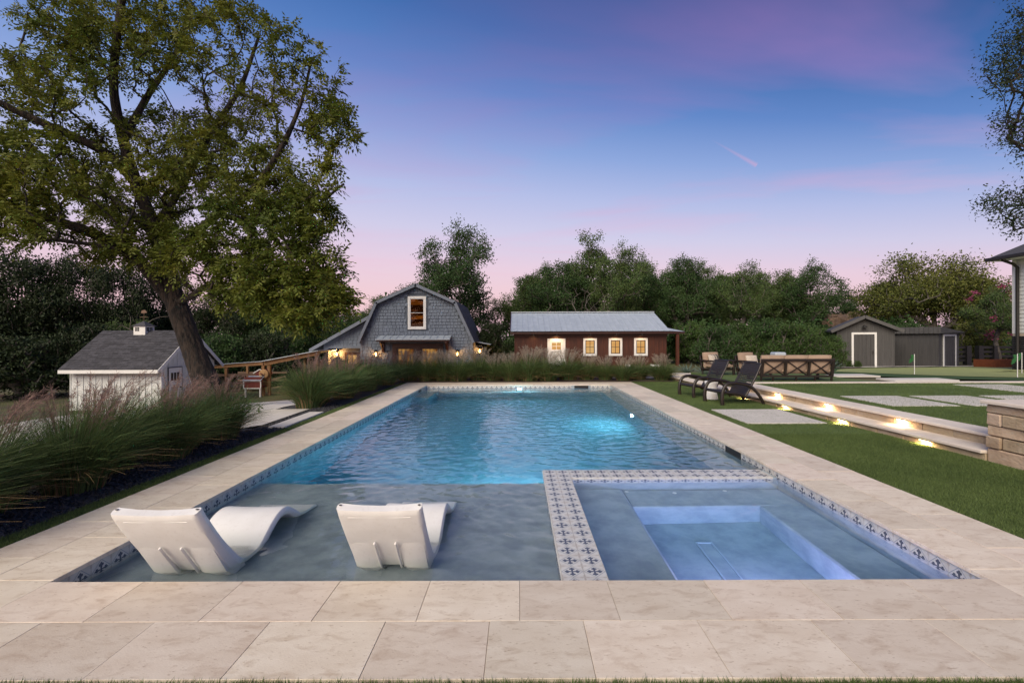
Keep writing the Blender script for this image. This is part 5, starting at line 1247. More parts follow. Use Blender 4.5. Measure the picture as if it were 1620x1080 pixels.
# ------------------------------------------------------------------ the large pecan on the left
def pecan():
    r = np.random.default_rng(21); Y0 = 15.0
    def P3(px, py, dy=0.0): Y = Y0 + dy; return np.array([X_(px, Y), Y, Z_(py, Y)])
    gz_ = Tz(-10.4, Y0)
    limbs = [
        [(345, 665, 0, .55), (330, 615, 0, .41), (312, 570, 0, .355), (295, 525, 0, .325), (281, 485, 0, .315), (271, 452, 0, .29), (262, 415, .2, .25), (246, 360, .4, .22), (218, 292, .5, .19), (196, 220, .4, .16), (181, 140, .2, .13), (186, 60, 0, .12), (200, -30, -.2, .09), (215, -110, -.3, .05)],
        [(284, 495, 0, .18), (254, 452, -.2, .19), (214, 404, -.7, .175), (150, 368, -1.2, .155), (85, 346, -1.6, .13), (20, 325, -2, .13), (-60, 300, -2.4, .08)],
        [(218, 292, .5, .14), (175, 245, 0, .14), (120, 215, -.6, .13), (60, 188, -1, .11), (0, 160, -1.4, .10), (-70, 120, -1.8, .06)],
        [(265, 430, .1, .14), (300, 378, -.6, .13), (345, 338, -1.0, .11), (400, 300, -1.4, .11), (445, 235, -1.5, .08), (478, 160, -1.5, .05), (495, 90, -1.4, .03)],
        [(277, 478, 0, .10), (305, 466, -.5, .10), (330, 452, -1.0, .085), (392, 470, -1.8, .08), (455, 462, -2.4, .055), (525, 440, -2.8, .03)],
        [(246, 360, .4, .14), (290, 290, 1.2, .12), (330, 215, 1.8, .11), (380, 140, 2.0, .08), (410, 60, 2.0, .05)],
        [(196, 220, .4, .13), (235, 150, 1.2, .10), (280, 80, 1.6, .07), (300, 10, 1.8, .04)],
        [(345, 338, -1.0, .10), (420, 350, -1.6, .08), (490, 330, -2.0, .05), (545, 290, -2.2, .03)],
        [(262, 415, .2, .12), (225, 350, 2.0, .11), (160, 300, 3.0, .10), (80, 280, 3.6, .06)],
    ]
    nodes = []; par = []; rad0 = []; tubes = MB()
    for li, lb in enumerate(limbs):
        pts = [Vector(P3(a, b, c)) for a, b, c, _ in lb]; n = len(lb) * 5; cv = bez(pts, n); rr = np.interp(np.linspace(0, len(lb) - 1, n + 1), range(len(lb)), [q[3] for q in lb])
        if li == 0:      # trunk with furrowed bark
            n2 = 220; c2 = bez(pts, n2); r2 = np.interp(np.linspace(0, len(lb) - 1, n2 + 1), range(len(lb)), [q[3] * 0.93 for q in lb]); ns = 56; v0 = len(tubes.v)
            tubes.tube(c2, list(r2), ns); ph = r.uniform(0, 6.28, 8)
            for i in range(n2 + 1):
                c_ = c2[i]
                for j in range(ns):
                    th_ = 2 * math.pi * j / ns; w_ = 0.9 * math.sin(i * 0.11 + ph[0]) + 0.5 * math.sin(i * 0.31 + ph[1])
                    e_ = 0.055 * abs(math.sin(th_ * 7 + w_)) ** 0.7 + 0.035 * math.sin(th_ * 13 - w_ * 1.7 + ph[2]) * math.sin(i * 0.55 + th_ * 3) + 0.05 * math.sin(th_ * 3 + i * 0.05 + ph[3])
                    k_ = v0 + i * ns + j; tubes.v[k_] = tuple(c_ + (Vector(tubes.v[k_]) - c_) * (0.97 + e_))
        else: tubes.tube(cv, [q * (1 + 0.05 * math.sin(2.3 * i)) for i, q in enumerate(rr)], 10)
        last = -1
        for i, q in enumerate(cv):
            if li == 0 and i < 24: 
                if i: continue
            if nodes and i == 0:
                dd = np.linalg.norm(np.array(nodes) - np.array(q), axis=1); last = int(np.argmin(dd)); continue
            nodes.append(np.array(q)); par.append(last if last >= 0 else 0); rad0.append(rr[i]); last = len(nodes) - 1
    tg = []
    lobes = [  # px, py, dY, rx, ry (pixels), depth (m), number of twigs
        (250, 255, 0.5, 150, 95, 2.8, 230), (420, 315, -1.4, 105, 95, 1.8, 190), (455, 425, -2.4, 95, 62, 1.4, 150), (440, 130, -1.0, 115, 110, 1.5, 84),
        (235, 60, 0.3, 160, 75, 2.2, 170), (45, 265, -1.8, 110, 75, 1.8, 150), (55, 130, -1.2, 110, 70, 1.6, 100), (225, 385, -0.6, 130, 42, 1.6, 115), (525, 200, -1.9, 48, 75, 1.0, 46),
        (515, 470, -2.6, 48, 40, 0.9, 60), (400, 455, -2.0, 85, 34, 1.0, 80), (468, 488, -2.6, 60, 30, 0.8, 50), (20, 340, -2.2, 80, 46, 1.2, 75), (345, 215, 1.8, 110, 90, 1.8, 110), (120, 20, 0, 110, 60, 2.0, 80), (330, 15, 1.5, 120, 55, 1.6, 70), (500, 340, -2.2, 50, 60, 1.0, 50), (150, 320, 3.0, 120, 60, 1.4, 70),
        (330, 400, -1.4, 90, 50, 1.2, 75)]
    for (px, py, dy, rx, ry, rdm, n) in lobes:
        q = rvec(r, n) * (r.uniform(0, 1, (n, 1)) ** 0.42)
        for u in q: tg.append(P3(px + u[0] * rx, py + u[2] * ry, dy + u[1] * rdm))
    tg = np.array(tg); tg = tg[r.uniform(0, 1, len(tg)) < 0.80]; A, P, tips = grow(nodes, par, tg, r, 0.35, 0.30, wob=0.16)
    rad = radii(A, P, tips, 0.0068, 0.47); rad[:len(nodes)] = 0.03
    root = thing('pecan_tree', 'huge spreading tree with leaning dark trunk left of the pool', 'tree', (X_(330, Y0), Y0, gz_))
    off = root.location
    tubes.v = [v for v in tubes.v]; tubes.build('trunk', M_bark, root, 3.2)
    bm = branch_mesh(A, P, rad, M_bark, 'branches', start=len(nodes)); o = link('branches', bm, root); o.location = -off
    # compound leaves along the outer part of every twig
    k = 9; nt = len(tips); base = []; dirs = []
    a0 = A[tips]; a1 = A[P[tips]]; a2 = A[P[P[tips]]]; tw = unit(a0 - a2)
    for j in range(k):
        f = r.uniform(0, 1, (nt, 1)); base.append(a0 * f + a2 * (1 - f) if j > 2 else a0); dirs.append(unit(tw * 0.55 + rvec(r, nt) * 0.9 + np.array([[0, 0, -0.05]])))
    base = np.concatenate(base); dirs = np.concatenate(dirs); nl = len(base); Lr = r.uniform(0.26, 0.50, nl)
    sd = unit(np.cross(dirs, unit(np.array([[0, 0, 1.0]]) + r.normal(0, 0.35, (nl, 3))))); VV = []; FF = []; o_ = 0
    for i in range(5):
        t = (i + 0.6) / 5.0
        for s_ in ((-1, 1) if i < 4 else (0,)):
            p_ = base + dirs * (Lr * t)[:, None] - np.array([[0, 0, 1.0]]) * (0.28 * Lr * t * t)[:, None]
            dd = unit(sd * s_ * 0.9 + dirs * (0.6 if s_ else 1.0) + np.array([[0, 0, -0.42]]) + r.normal(0, 0.16, (nl, 3))); ss = unit(np.cross(dd, np.cross(sd, dirs) + r.normal(0, 0.3, (nl, 3))))
            V, Fc = leaf_quads(p_, dd, ss, r.uniform(0.09, 0.17, nl), r.uniform(0.045, 0.074, nl)); VV.append(V); FF.append(Fc + o_); o_ += len(V)
    o = link('crown', npmesh('crown', np.concatenate(VV), np.concatenate(FF), M_leafA), root); o.location = -off
    return root
pecan()

# ------------------------------------------------------------------ background trees: a few grown forms, each copied with its parts
def tree_form(seed, H, R, base, nl, tips, per, leaf, lrad=0.36, squash=1.0, dense=1.0):
    """returns (trunk mesh, crown mesh) for a tree H tall, crown radius R, crown from 'base' up"""
    r = np.random.default_rng(seed); c = np.array([0, 0, (H + base) / 2]); hz_ = (H - base) / 2; tg = []; cen = []
    for i in range(nl):
        u = rvec(r, 1)[0] * r.uniform(0.35, 0.86); zf = u[2]; wf = 1.0 - 0.28 * max(0, zf)
        cen.append(c + np.array([u[0] * R * wf, u[1] * R * wf, zf * hz_ * squash]))
    for q in cen:
        n = max(3, int(tips / nl)); v = rvec(r, n) * (r.uniform(0.2, 1, (n, 1)) ** 0.5) * R * lrad; v[:, 2] *= 0.8; tg.append(q + v)
    tg = np.concatenate(tg); tg[:, 2] = np.maximum(tg[:, 2], base * 0.8)
    nodes = [np.array([0, 0, -0.4])]; par = [0]; k = 14
    for i in range(1, k): nodes.append(np.array([0.06 * H * 0.3 * math.sin(i * 0.9 + seed), 0.05 * H * 0.3 * math.cos(i * 1.1 + seed), -0.4 + (H * 0.80 + 0.4) * i / (k - 1)])); par.append(i - 1)
    A, P, tp = grow(nodes, par, tg, r, 0.6, 0.30, wob=0.12); rad = radii(A, P, tp, 0.016, 0.46)
    tm = branch_mesh(A, P, rad, M_bark2, 'trunk', 1, 6, 0.008)
    nt = len(tp); p_ = np.repeat(A[tp], per, 0); n = len(p_); off = r.normal(0, 0.21 * R / 3.0, (n, 3)); off[:, 2] *= 0.75
    dd = unit(rvec(r, n) + unit(off) * 0.5 + np.array([[0, 0, -0.25]])); ss = unit(np.cross(dd, rvec(r, n)))
    V, Fc = leaf_quads(p_ + off, dd, ss, r.uniform(0.7, 1.25, n) * leaf, r.uniform(0.38, 0.62, n) * leaf)
    return tm, (V, Fc)
FORMS = {}
def form(key, mat):
    if (key, mat.name) in FORMS: return FORMS[(key, mat.name)]
    spec = {'oak': (1, 10, 3.8, 2.0, 30, 460, 54, 0.175, 0.29), 'oval': (2, 10, 3.0, 1.5, 26, 420, 50, 0.165, 0.31), 'slim': (3, 10, 2.2, 1.8, 20, 320, 44, 0.16, 0.34), 'airy': (4, 10, 3.0, 3.0, 20, 300, 40, 0.165, 0.32),
            'broad': (5, 8, 5.0, 2.2, 40, 560, 52, 0.18, 0.24), 'bush': (6, 2.6, 1.7, 0.1, 22, 320, 40, 0.12, 0.38), 'big': (8, 12, 5.0, 0.8, 40, 560, 44, 0.24, 0.27), 'oak2': (12, 10, 3.6, 1.6, 28, 460, 52, 0.175, 0.30)}[key]
    if key not in FORMS: FORMS[key] = tree_form(*spec)
    tm, (V, Fc) = FORMS[key]; FORMS[(key, mat.name)] = (tm, npmesh('crown', V, Fc, mat), spec[1], spec[2]); return FORMS[(key, mat.name)]
def tree(px, pyt, halfpx, Y, key, mat, label, cat='tree', name='tree', rz=None, group='trees behind the buildings'):
    tm, cm, H, R = form(key, mat); x = X_(px, Y); z0 = Tz(x, Y) - 0.1; hh = Z_(pyt, Y) - z0
    o = thing(name, label, cat, (x, Y, z0), R_.uniform(0, 6.28) if rz is None else rz, group)
    o.scale = (halfpx / F * Y / R, halfpx / F * Y / R, hh / H)
    link('trunk', tm, o); link('crown', cm, o)
    return o
TR = [
    (725, 352, 72, 38, 'oak', M_leafB, 'tall dark tree rising behind the right slope of the barn roof'),
    (607, 452, 44, 43, 'oval', M_leafC, 'small bright tree showing left of the barn peak'),
    (566, 478, 34, 41, 'oval', M_leafB, 'dark tree behind the barn lean-to roof'),
    (790, 468, 38, 44, 'airy', M_leafC, 'low thin tree in the gap between barn and red cabin'),
    (838, 428, 48, 45, 'oak2', M_leafC, 'leftmost tree above the red cabin roof'),
    (884, 396, 52, 43, 'oval', M_leafB, 'dark rounded tree above the left part of the red cabin roof'),
    (938, 360, 54, 46, 'airy', M_leafC, 'tallest thin-topped tree behind the red cabin'),
    (985, 386, 54, 41, 'oak', M_leafC, 'full green tree behind the middle of the red cabin'),
    (1034, 428, 40, 44, 'oak2', M_leafB, 'lower tree above the right end of the cabin roof'),
    (1088, 398, 50, 41, 'oak2', M_leafB, 'dense dark tree just right of the red cabin'),
    (1136, 425, 40, 45, 'oval', M_leafC, 'mid-height tree right of the dense dark tree by the cabin'),
    (1176, 408, 44, 39, 'airy', M_leafC, 'airy pale tree above the sofa'),
    (1226, 412, 42, 44, 'oval', M_leafC, 'slender tree right of the airy tree above the sofa'),
    (1284, 414, 54, 42, 'oak', M_leafB, 'rounded dark tree left of the charcoal gabled shed'),
    (1335, 456, 36, 50, 'oval', M_leafB, 'small far tree above the rock bank'),
    (1478, 402, 104, 37, 'broad', M_leafD, 'broad yellow-green tree behind the charcoal sheds'),
    (1402, 436, 50, 41, 'oval', M_leafD, 'yellow-green tree left of the broad tree behind the sheds'),
    (1560, 436, 56, 36, 'oak2', M_leafD, 'yellow-green tree right of the broad tree, near the white house'),
    (28, 362, 92, 31, 'big', M_leafE, 'very dark tree at the left image edge'),
    (118, 372, 66, 33, 'big', M_leafE, 'dark forest tree behind the left end of the white shed'),
    (196, 385, 60, 34, 'big', M_leafE, 'dark forest tree behind the ridge of the white shed'),
    (262, 398, 60, 37, 'big', M_leafE, 'dark forest tree behind the big trunk'),
    (372, 446, 66, 38, 'oak', M_leafE, 'dark tree behind the timber pen'),
    (446, 452, 60, 38, 'oak2', M_leafB, 'tree behind the timber shelter'),
    (512, 462, 52, 40, 'oak', M_leafB, 'tree behind the left eave of the barn lean-to'),
    (862, 418, 50, 49, 'oak', M_leafC, 'second-row tree between the two left trees above the cabin roof'),
    (912, 408, 50, 49, 'oak2', M_leafC, 'second-row tree left of the tallest tree behind the cabin'),
    (1010, 404, 50, 49, 'oak2', M_leafC, 'second-row tree right of the full green tree behind the cabin'),
    (1062, 424, 50, 48, 'oak', M_leafC, 'second-row tree behind the cabin roof end'),
    (1112, 418, 46, 49, 'oak', M_leafC, 'second-row tree behind the dense dark tree'),
    (1155, 428, 48, 48, 'oak2', M_leafC, 'second-row tree left of the airy tree above the sofa'),
    (1200, 428, 48, 48, 'oak', M_leafC, 'second-row tree between the airy and the slender tree'),
    (1252, 430, 50, 48, 'oak2', M_leafC, 'second-row tree between the slender tree and the rounded dark one'),
    (675, 440, 60, 52, 'oak2', M_leafB, 'far dark tree hidden behind the barn'),
]
for a in TR: tree(*a)
for (px, pyt, hw, Y, mat, lab) in [
    (1092, 505, 40, 30, M_leafF, 'bright bush right of the cabin porch post'), (1130, 512, 40, 27, M_leafB, 'dark bush behind the nearer brown lounger'),
    (1168, 506, 44, 28, M_leafF, 'bush behind the left armchair'), (1212, 500, 44, 29, M_leafB, 'dark bush behind the sofa'), (1252, 508, 40, 26, M_leafF, 'leafy bush behind the right part of the sofa'),
    (1292, 516, 44, 28, M_leafF, 'leafy bush left of the gabled charcoal shed'), (1310, 528, 28, 24, M_leafF, 'low bright bush at the left wall of the gabled shed'),
    (1440, 508, 40, 33, M_leafB, 'dark bush behind the flat-roofed shed'), (1536, 508, 40, 31, M_leafD, 'yellow-green bush behind the fence gap'), (1576, 512, 40, 32, M_leafB, 'dark bush behind the longer black fence'),
    (150, 500, 60, 30, M_leafE, 'dark undergrowth bush behind the white shed roof'), (30, 520, 80, 27, M_leafE, 'dark bush at the left edge beside the white shed'), (205, 498, 44, 32, M_leafC, 'greener bush behind the cupola'),
    (352, 520, 50, 31, M_leafB, 'bush behind the pen roof'), (430, 515, 56, 33, M_leafE, 'dark bush behind the shelter roof'), (780, 505, 30, 33, M_leafE, 'dark bush between barn and red cabin')]:
    tree(px, pyt, hw, Y, 'bush', mat, lab, 'bush', 'bush', group='bushes behind the garden')
# crape myrtle with pink blossom by the house
cm_ = tree(1578, 446, 44, 27.5, 'airy', M_leafC, 'crape myrtle with pink blossom beside the white house', 'tree', 'crape_myrtle')
def blossom():
    r = np.random.default_rng(31); V_ = []; n = 0; P = []
    for k in range(16):
        u = rvec(r, 1)[0]; c = np.array([u[0] * 2.6, u[1] * 2.6, 6.4 + u[2] * 3.0]); m = 34; P.append(c + r.normal(0, 0.17, (m, 3)))
    P = np.concatenate(P); n = len(P); dd = rvec(r, n); ss = unit(np.cross(dd, rvec(r, n))); return leaf_quads(P, dd, ss, r.uniform(0.16, 0.26, n), r.uniform(0.12, 0.2, n))
link('blossom', npmesh('blossom', *blossom(), M_pink), cm_)
# bare dead tree behind the cabin and pale leaning snag by the pecan
def snag(label, base, H, lean, seed, nb):
    r = np.random.default_rng(seed); t = thing('bare_tree', label, 'tree', base); nodes = [np.zeros(3)]; par = [0]
    for i in range(1, 10): nodes.append(np.array([lean * H * (i / 9) ** 1.4, 0, H * 0.6 * i / 9])); par.append(i - 1)
    tg = np.column_stack([r.normal(lean * H, H * 0.16, nb), r.normal(0, H * 0.14, nb), r.uniform(H * 0.55, H, nb)])
    A, P, tp = grow(nodes, par, tg, r, 0.4, 0.3); rad = radii(A, P, tp, 0.012, 0.5); link('trunk', branch_mesh(A, P, rad, M_bark2, 'trunk', 1, 6), t)
snag('bare grey tree standing behind the red cabin roof', (X_(922, 38), 38, -0.6), 7.0, 0.02, 4, 40)
snag('pale bare snag leaning behind the big trunk', (X_(300, 28), 28, -2.0), 6.2, -0.45, 5, 16)
# the far wood closing the view behind the tree line, one leafy mass
def far_wood():
    r = np.random.default_rng(77); n = 80000; x = r.uniform(-75, 75, n); y = r.uniform(50, 58, n); top = 3.2 + 3.6 * sst(-4, 1, x) * (1 - sst(22, 30, x)) + 1.2 * np.sin(x * 0.35) + 0.9 * np.sin(x * 0.83 + 1) + np.where(x < -14, 1.2, 0) - np.where(x > 26, 0.6, 0)
    z = -2.2 + r.uniform(0, 1, n) ** 0.8 * (top + 2.2); p_ = np.column_stack([x, y, z]); dd = rvec(r, n); ss = unit(np.cross(dd, rvec(r, n)))
    V, Fc = leaf_quads(p_, dd, ss, r.uniform(0.25, 0.5, n), r.uniform(0.16, 0.3, n)); return props(link('far_wood', npmesh('far_wood', V, Fc, M_leafB)), 'dark wood closing the view behind the garden', 'wood', kind='stuff')
far_wood()
# undergrowth along the tree line, too dense to tell apart
def undergrowth():
    r = np.random.default_rng(78); n = 36000; x = r.uniform(-32, 34, n); y = r.uniform(34.5, 40, n); top = 1.3 + 0.7 * np.sin(x * 0.9) + 0.5 * np.sin(x * 2.1 + 2); z0 = np.array(T(x, y)); z = z0 + r.uniform(0, 1, n) ** 0.8 * (top + 0.9)
    p_ = np.column_stack([x, y, z]); dd = rvec(r, n); ss = unit(np.cross(dd, rvec(r, n))); V, Fc = leaf_quads(p_, dd, ss, r.uniform(0.2, 0.4, n), r.uniform(0.12, 0.24, n))
    return props(link('undergrowth', npmesh('undergrowth', V, Fc, M_leafB)), 'dense leafy undergrowth along the tree line', 'undergrowth', kind='stuff')
undergrowth()
# overhanging tree at the right image edge: trunk outside the frame, leafy ends of its boughs inside
def right_tree():
    r = np.random.default_rng(41); Y0 = 11.0; bx_ = 15.2; t = thing('overhanging_tree', 'dark small-leaved boughs hanging in from the right image edge', 'tree', (bx_, Y0, Tz(bx_, Y0)))
    def P3(px, py, dy=0.0): Y = Y0 + dy; return np.array([X_(px, Y), Y, Z_(py, Y)])
    nodes = [np.array([bx_, Y0, Tz(bx_, Y0) - 0.2])]; par = [0]
    for i in range(1, 18): nodes.append(np.array([bx_ + 0.25 * math.sin(i * 0.5), Y0 + 0.2 * math.cos(i * 0.7), i * 0.62])); par.append(i - 1)
    tg = []
    for (px, py, rx, ry, n) in ((1600, 120, 52, 42, 56), (1612, 70, 30, 34, 26), (1640, 60, 50, 60, 46), (1606, 205, 34, 30, 30), (1660, 150, 50, 70, 60), (1603, 335, 48, 34, 50), (1650, 330, 40, 50, 44), (1640, 240, 26, 40, 26), (1720, 200, 60, 150, 70)):
        q = rvec(r, n) * (r.uniform(0, 1, (n, 1)) ** 0.45)
        for u in q: tg.append(P3(px + u[0] * rx + 0.3 * u[2] * rx, py + u[2] * ry, u[1] * 1.0))
    A, P, tp = grow(nodes, par, np.array(tg), r, 0.3, 0.3); rad = radii(A, P, tp, 0.0045, 0.5)
    o = link('trunk', branch_mesh(A, P, rad, M_bark, 'trunk', 1, 6), t); o.location = -t.location
    k = 30; p_ = np.repeat(A[tp], k, 0) ; n = len(p_); p_ = p_ + r.normal(0, 0.13, (n, 3)); dd = unit(rvec(r, n) + np.array([[-0.1, 0, -0.3]])); ss = unit(np.cross(dd, rvec(r, n)))
    V, Fc = leaf_quads(p_, dd, ss, r.uniform(0.05, 0.09, n), r.uniform(0.025, 0.042, n)); o = link('crown', npmesh('crown', V, Fc, M_leafE), t); o.location = -t.location
right_tree()

# ------------------------------------------------------------------ ornamental grasses
def reed_clump(seed, nb, h, spread, npl, ph, pmat, wind=0.25, w=0.008):
    r = np.random.default_rng(seed); K = 6
    th = r.uniform(0, 2 * np.pi, nb); rb = r.uniform(0, 1, nb) ** 0.6 * 0.24; L = r.uniform(0.35, 1.12, nb) ** 0.8 * h; out = r.uniform(0.05, 1.0, nb) ** 0.8 * spread
    d2 = np.column_stack([np.cos(th), np.sin(th)]); u = np.linspace(0, 1, K)[None]; ctr = np.zeros((nb, K, 3))
    rr = rb[:, None] + out[:, None] * (0.25 * u + 0.75 * u ** 2.3); ctr[:, :, 0] = d2[:, :1] * rr + wind * 0.35 * u ** 2 * L[:, None]; ctr[:, :, 1] = d2[:, 1:] * rr
    droop = np.clip(out / spread, 0, 1)[:, None]; ctr[:, :, 2] = L[:, None] * (u * (1.0 - 0.12 * droop) - 0.30 * droop * u ** 3)
    ctr += r.normal(0, 0.006, (nb, K, 3)) * u[..., None]
    sv = np.column_stack([-d2[:, 1], d2[:, 0], np.zeros(nb)])[:, None]; sv = unit(sv + r.normal(0, 0.5, (nb, 1, 3))); wd = (w * r.uniform(0.6, 1.2, nb)[:, None] * np.linspace(1, 0.12, K)[None] ** 0.7)[..., None] / 2
    V = np.stack([ctr - sv * wd, ctr + sv * wd], 2).reshape(-1, 3); b = (np.arange(nb) * 2 * K)[:, None]; j = (np.arange(K - 1) * 2)[None]; Fc = np.stack([b + j, b + j + 1, b + j + 3, b + j + 2], -1).reshape(-1, 4)
    fol = npmesh('blades', V, Fc, M_reed)
    sel = r.choice(nb, max(6, nb // 16), False)      # dead, straw-coloured blades lying outwards
    cs = ctr[sel].copy(); cs[:, :, 2] *= np.linspace(1, 0.55, K)[None]; cs[:, :, :2] *= 1.12; Vs = np.stack([cs - sv[sel] * wd[sel] * 1.2, cs + sv[sel] * wd[sel] * 1.2], 2).reshape(-1, 3)
    bs = (np.arange(len(sel)) * 2 * K)[:, None]; dead = npmesh('dead_blades', Vs, np.stack([bs + j, bs + j + 1, bs + j + 3, bs + j + 2], -1).reshape(-1, 4), M_straw)
    # flower stalks with airy plumes
    VV = []; FF = []; o_ = 0; th = r.uniform(0, 2 * np.pi, npl)
    for i in range(npl):
        Ls = ph * r.uniform(0.78, 1.08); o2 = r.uniform(0.1, 0.55) * spread; k = 9; us = np.linspace(0, 1, k); lean = wind * r.uniform(0.5, 1.3)
        c = np.column_stack([math.cos(th[i]) * (0.06 + o2 * us ** 1.5) + lean * us ** 2.2 * Ls * 0.8, math.sin(th[i]) * (0.06 + o2 * us ** 1.5), Ls * (us - 0.16 * us ** 4)])
        s_ = unit(np.array([r.normal(), r.normal(), 0.0])) * 0.0022
        Vv = np.stack([c - s_, c + s_], 1).reshape(-1, 3); Fv = np.array([[2 * q, 2 * q + 1, 2 * q + 3, 2 * q + 2] for q in range(k - 1)]); VV.append(Vv); FF.append(Fv + o_); o_ += len(Vv)
        m = 80; t = r.uniform(0.66, 1.0, m); pc = np.column_stack([np.interp(t, us, c[:, a]) for a in range(3)]); ax = unit(np.gradient(c, axis=0)[np.minimum((t * (k - 1)).astype(int), k - 1)])
        dd = unit(ax * 0.9 + rvec(r, m) * 0.75 + np.array([[lean * 0.5, 0, -0.12]])); ss = unit(np.cross(dd, rvec(r, m))); V4, F4 = leaf_quads(pc, dd, ss, r.uniform(0.035, 0.085, m), r.uniform(0.0022, 0.0042, m), 0); VV.append(V4); FF.append(F4 + o_); o_ += len(V4)
    return fol, npmesh('plumes', np.concatenate(VV), np.concatenate(FF), pmat), dead
ORD = ['first', 'second', 'third', 'fourth', 'fifth', 'sixth', 'seventh', 'eighth', 'ninth', 'tenth', 'eleventh', 'twelfth', 'thirteenth', 'fourteenth', 'fifteenth']
near = [reed_clump(s, 2600, 0.94, 0.60, 26, 1.20, M_plume, 0.30) for s in (101, 102, 103)]
mid_ = [reed_clump(s, 1900, 1.0, 0.78, 26, 1.26, M_plume, 0.12, 0.012) for s in (111, 112)]
back = [reed_clump(s, 1700, 0.80, 0.66, 46, 1.10, M_plume2, 0.10, 0.013) for s in (121, 122, 123)]
def clump(vs, x, y, sc, label, group, rz, z=None):
    t = thing('ornamental_grass', label, 'ornamental grass', (x, y, Tz(x, y) - 0.02 if z is None else z), rz, group); t.scale = (sc, sc, sc * R_.uniform(0.94, 1.06))
    fol, pl, dead = vs; link('blades', fol, t); link('plumes', pl, t); link('dead_blades', dead, t); return t
for i, (x, y, sc) in enumerate([(-4.62, 2.55, 1.0), (-4.50, 3.25, 1.0), (-4.72, 3.95, 1.02), (-4.45, 4.55, 0.95), (-4.70, 5.15, 1.05), (-4.45, 5.75, 0.95), (-4.72, 6.3, 1.0), (-4.50, 6.85, 0.9)]):
    clump(near[i % 3], x, y, sc, f'{ORD[i]} pink-plumed grass clump from the front in the bed left of the pool', 'grass clumps left of the pool', R_.uniform(-0.5, 0.5))
for i, (x, y, sc) in enumerate([(-4.55, 9.9, 1.05), (-4.75, 10.7, 1.0), (-4.40, 11.4, 0.95), (-4.7, 12.2, 1.0), (-4.35, 13.0, 0.92), (-4.6, 13.8, 1.0), (-4.25, 14.6, 0.92)]):
    clump(mid_[i % 2], x, y, sc, f'{ORD[i]} grass clump beyond the narrow slab on the left, counted from the front', 'grass clumps at the far left of the pool', R_.uniform(-0.6, 0.6))
bxs = np.linspace(-3.9, 4.8, 15)
for i, x in enumerate(bxs):
    clump(back[i % 3], float(x) + R_.uniform(-0.12, 0.12), 15.72 + R_.uniform(-0.15, 0.25), (1.1 if i < 10 else 0.85) * R_.uniform(0.92, 1.08), f'{ORD[i]} grass clump from the left in the row behind the far pool edge', 'grass clumps behind the pool', R_.uniform(0, 6.28))

# slate chips of the bed
def chips():
    r = np.random.default_rng(55); n = 9000; x = r.uniform(-5.1, -3.91, n); y = 2.2 + 8.2 * r.uniform(0, 1, n) ** 1.3; k = ~((x > -4.23) & (y > 7.6) & (y < 9.2)) & ~((x < -4.4) & (y > 7.45)); x, y = x[k], y[k]; n = len(x)
    c = np.column_stack([x, y, T(x, y) - 0.004]); a = rvec(r, n); b = unit(np.cross(a, rvec(r, n))); d3 = np.cross(a, b); L = r.uniform(0.012, 0.028, n)[:, None]
    V = np.stack([c - a * L, c + b * L * 0.8, c + a * L, c - b * L * 0.8, c + d3 * L * 0.45, c - d3 * L * 0.45], 1).reshape(-1, 3); o_ = (np.arange(n) * 6)[:, None]
    T8 = np.array([[0, 1, 4], [1, 2, 4], [2, 3, 4], [3, 0, 4], [1, 0, 5], [2, 1, 5], [3, 2, 5], [0, 3, 5]]); Fc = (o_[:, None] + T8[None]).reshape(-1, 3)
    return props(link('slate_chips', npmesh('slate_chips', V, Fc, M_gravel)), 'dark slate chips covering the planting bed left of the pool', 'gravel', kind='stuff')
chips()
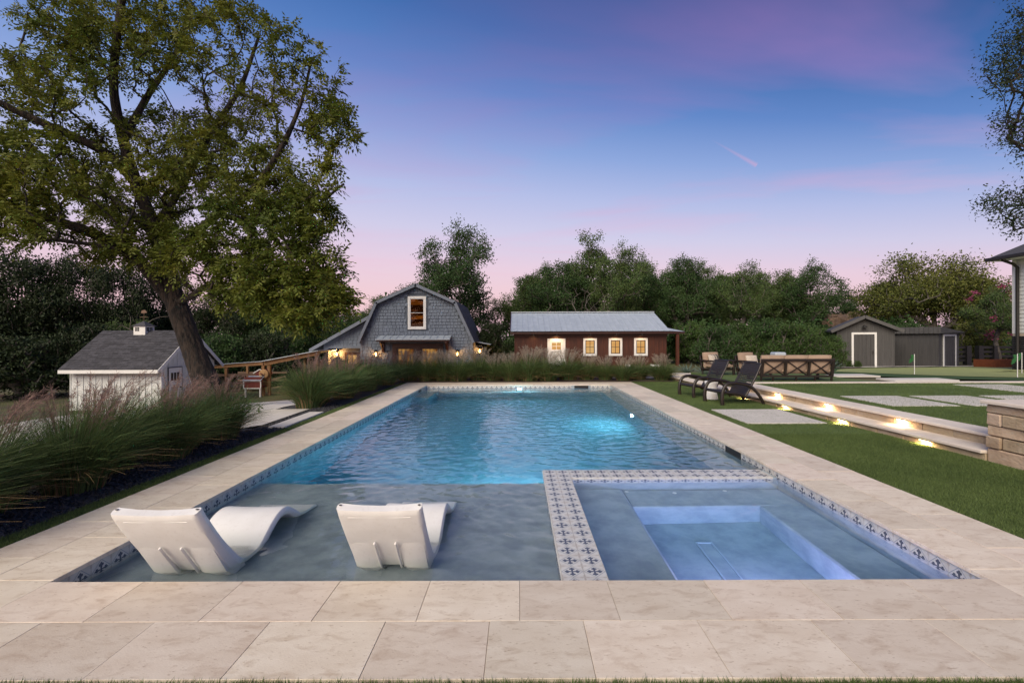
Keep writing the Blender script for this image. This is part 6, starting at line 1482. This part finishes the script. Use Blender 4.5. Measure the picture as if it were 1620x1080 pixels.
# agaves by the seating lawn and low shrubs at the shed
def rosette(x, y, n, L, label, cat='agave', mat=None, name='agave', z=None):
    t = thing(name, label, cat, (x, y, Tz(x, y) if z is None else z)); r = random.Random(int(x * 100))
    for i in range(n):
        a = i * 2.4; el = 0.35 + 0.9 * i / n; l_ = L * r.uniform(0.8, 1.1); V = []
        for k in range(6):
            u = k / 5; w = 0.045 * L / 0.5 * (1 - u) ** 0.6 * (0.6 + 0.8 * math.sin(math.pi * min(1, u + 0.25))); rad = l_ * u * math.cos(el) + 0.02; zz = l_ * u * math.sin(el) - 0.10 * l_ * u * u
            cx_, cy_ = math.cos(a), math.sin(a)
            for s_ in (-1, 1): V.append((cx_ * rad - cy_ * w * s_, cy_ * rad + cx_ * w * s_, zz + 0.02 + 0.012 * abs(s_)))
            V.append((cx_ * rad, cy_ * rad, zz))
        MB().add(V, [(3 * k, 3 * k + 2, 3 * k + 5, 3 * k + 3) for k in range(5)] + [(3 * k + 2, 3 * k + 1, 3 * k + 4, 3 * k + 5) for k in range(5)]).build('leaf', mat or M_agave, t, local=True)
for i, (px, py, l_) in enumerate([(1086, 588, 'agave at the left end of the back path'), (1112, 589, 'agave in front of the left armchair, beside the far lounger back'), (1172, 585, 'agave between the two tan armchairs')]):
    q = gp(px, py, 0.2); rosette(q.x, q.y, 14, 0.42, l_, z=0.13)
for i, (px, Y, l_) in enumerate([(1324, 24.0, 'pale spiky plant left of the gabled shed door'), (1316, 22.5, 'spiky plant right behind the end of the sofa')]): rosette(X_(px, Y), Y, 16, 0.5, l_, 'plant', None, 'spiky_plant')
for (px, Y, l_, s_) in ((1344, 24.3, 'low round shrub left of the gabled shed door', 0.34), (1357, 24.1, 'low round shrub in front of the gabled shed door', 0.36)):
    o = tree(px, 571, 6, Y, 'bush', M_leafF, l_, 'shrub', 'shrub', group='low shrubs at the shed')
for i, (x, y, l_) in enumerate([(-5.6, 9.4, 'small leafy weed on the driveway left of the narrow slab'), (-5.2, 9.1, 'weed sprout on the driveway nearest the narrow slab')]):
    t = thing('weed_sprout', l_, 'weed', (x, y, Tz(x, y))); r = np.random.default_rng(i); MB().tube([(0, 0, 0), (0.01, 0, 0.15), (0.0, 0.01, 0.30 - 0.1 * i)], 0.005, 5).build('stem', M_leafF, t, local=True)
    n = 26; p_ = np.column_stack([r.normal(0, 0.02, n), r.normal(0, 0.02, n), r.uniform(0.04, 0.30 - 0.1 * i, n)]); dd = unit(rvec(r, n) * np.array([[1, 1, 0.4]])); ss = unit(np.cross(dd, rvec(r, n))); link('leaves', npmesh('leaves', *leaf_quads(p_, dd, ss, r.uniform(0.04, 0.08, n), r.uniform(0.02, 0.04, n)), M_leafF), t)
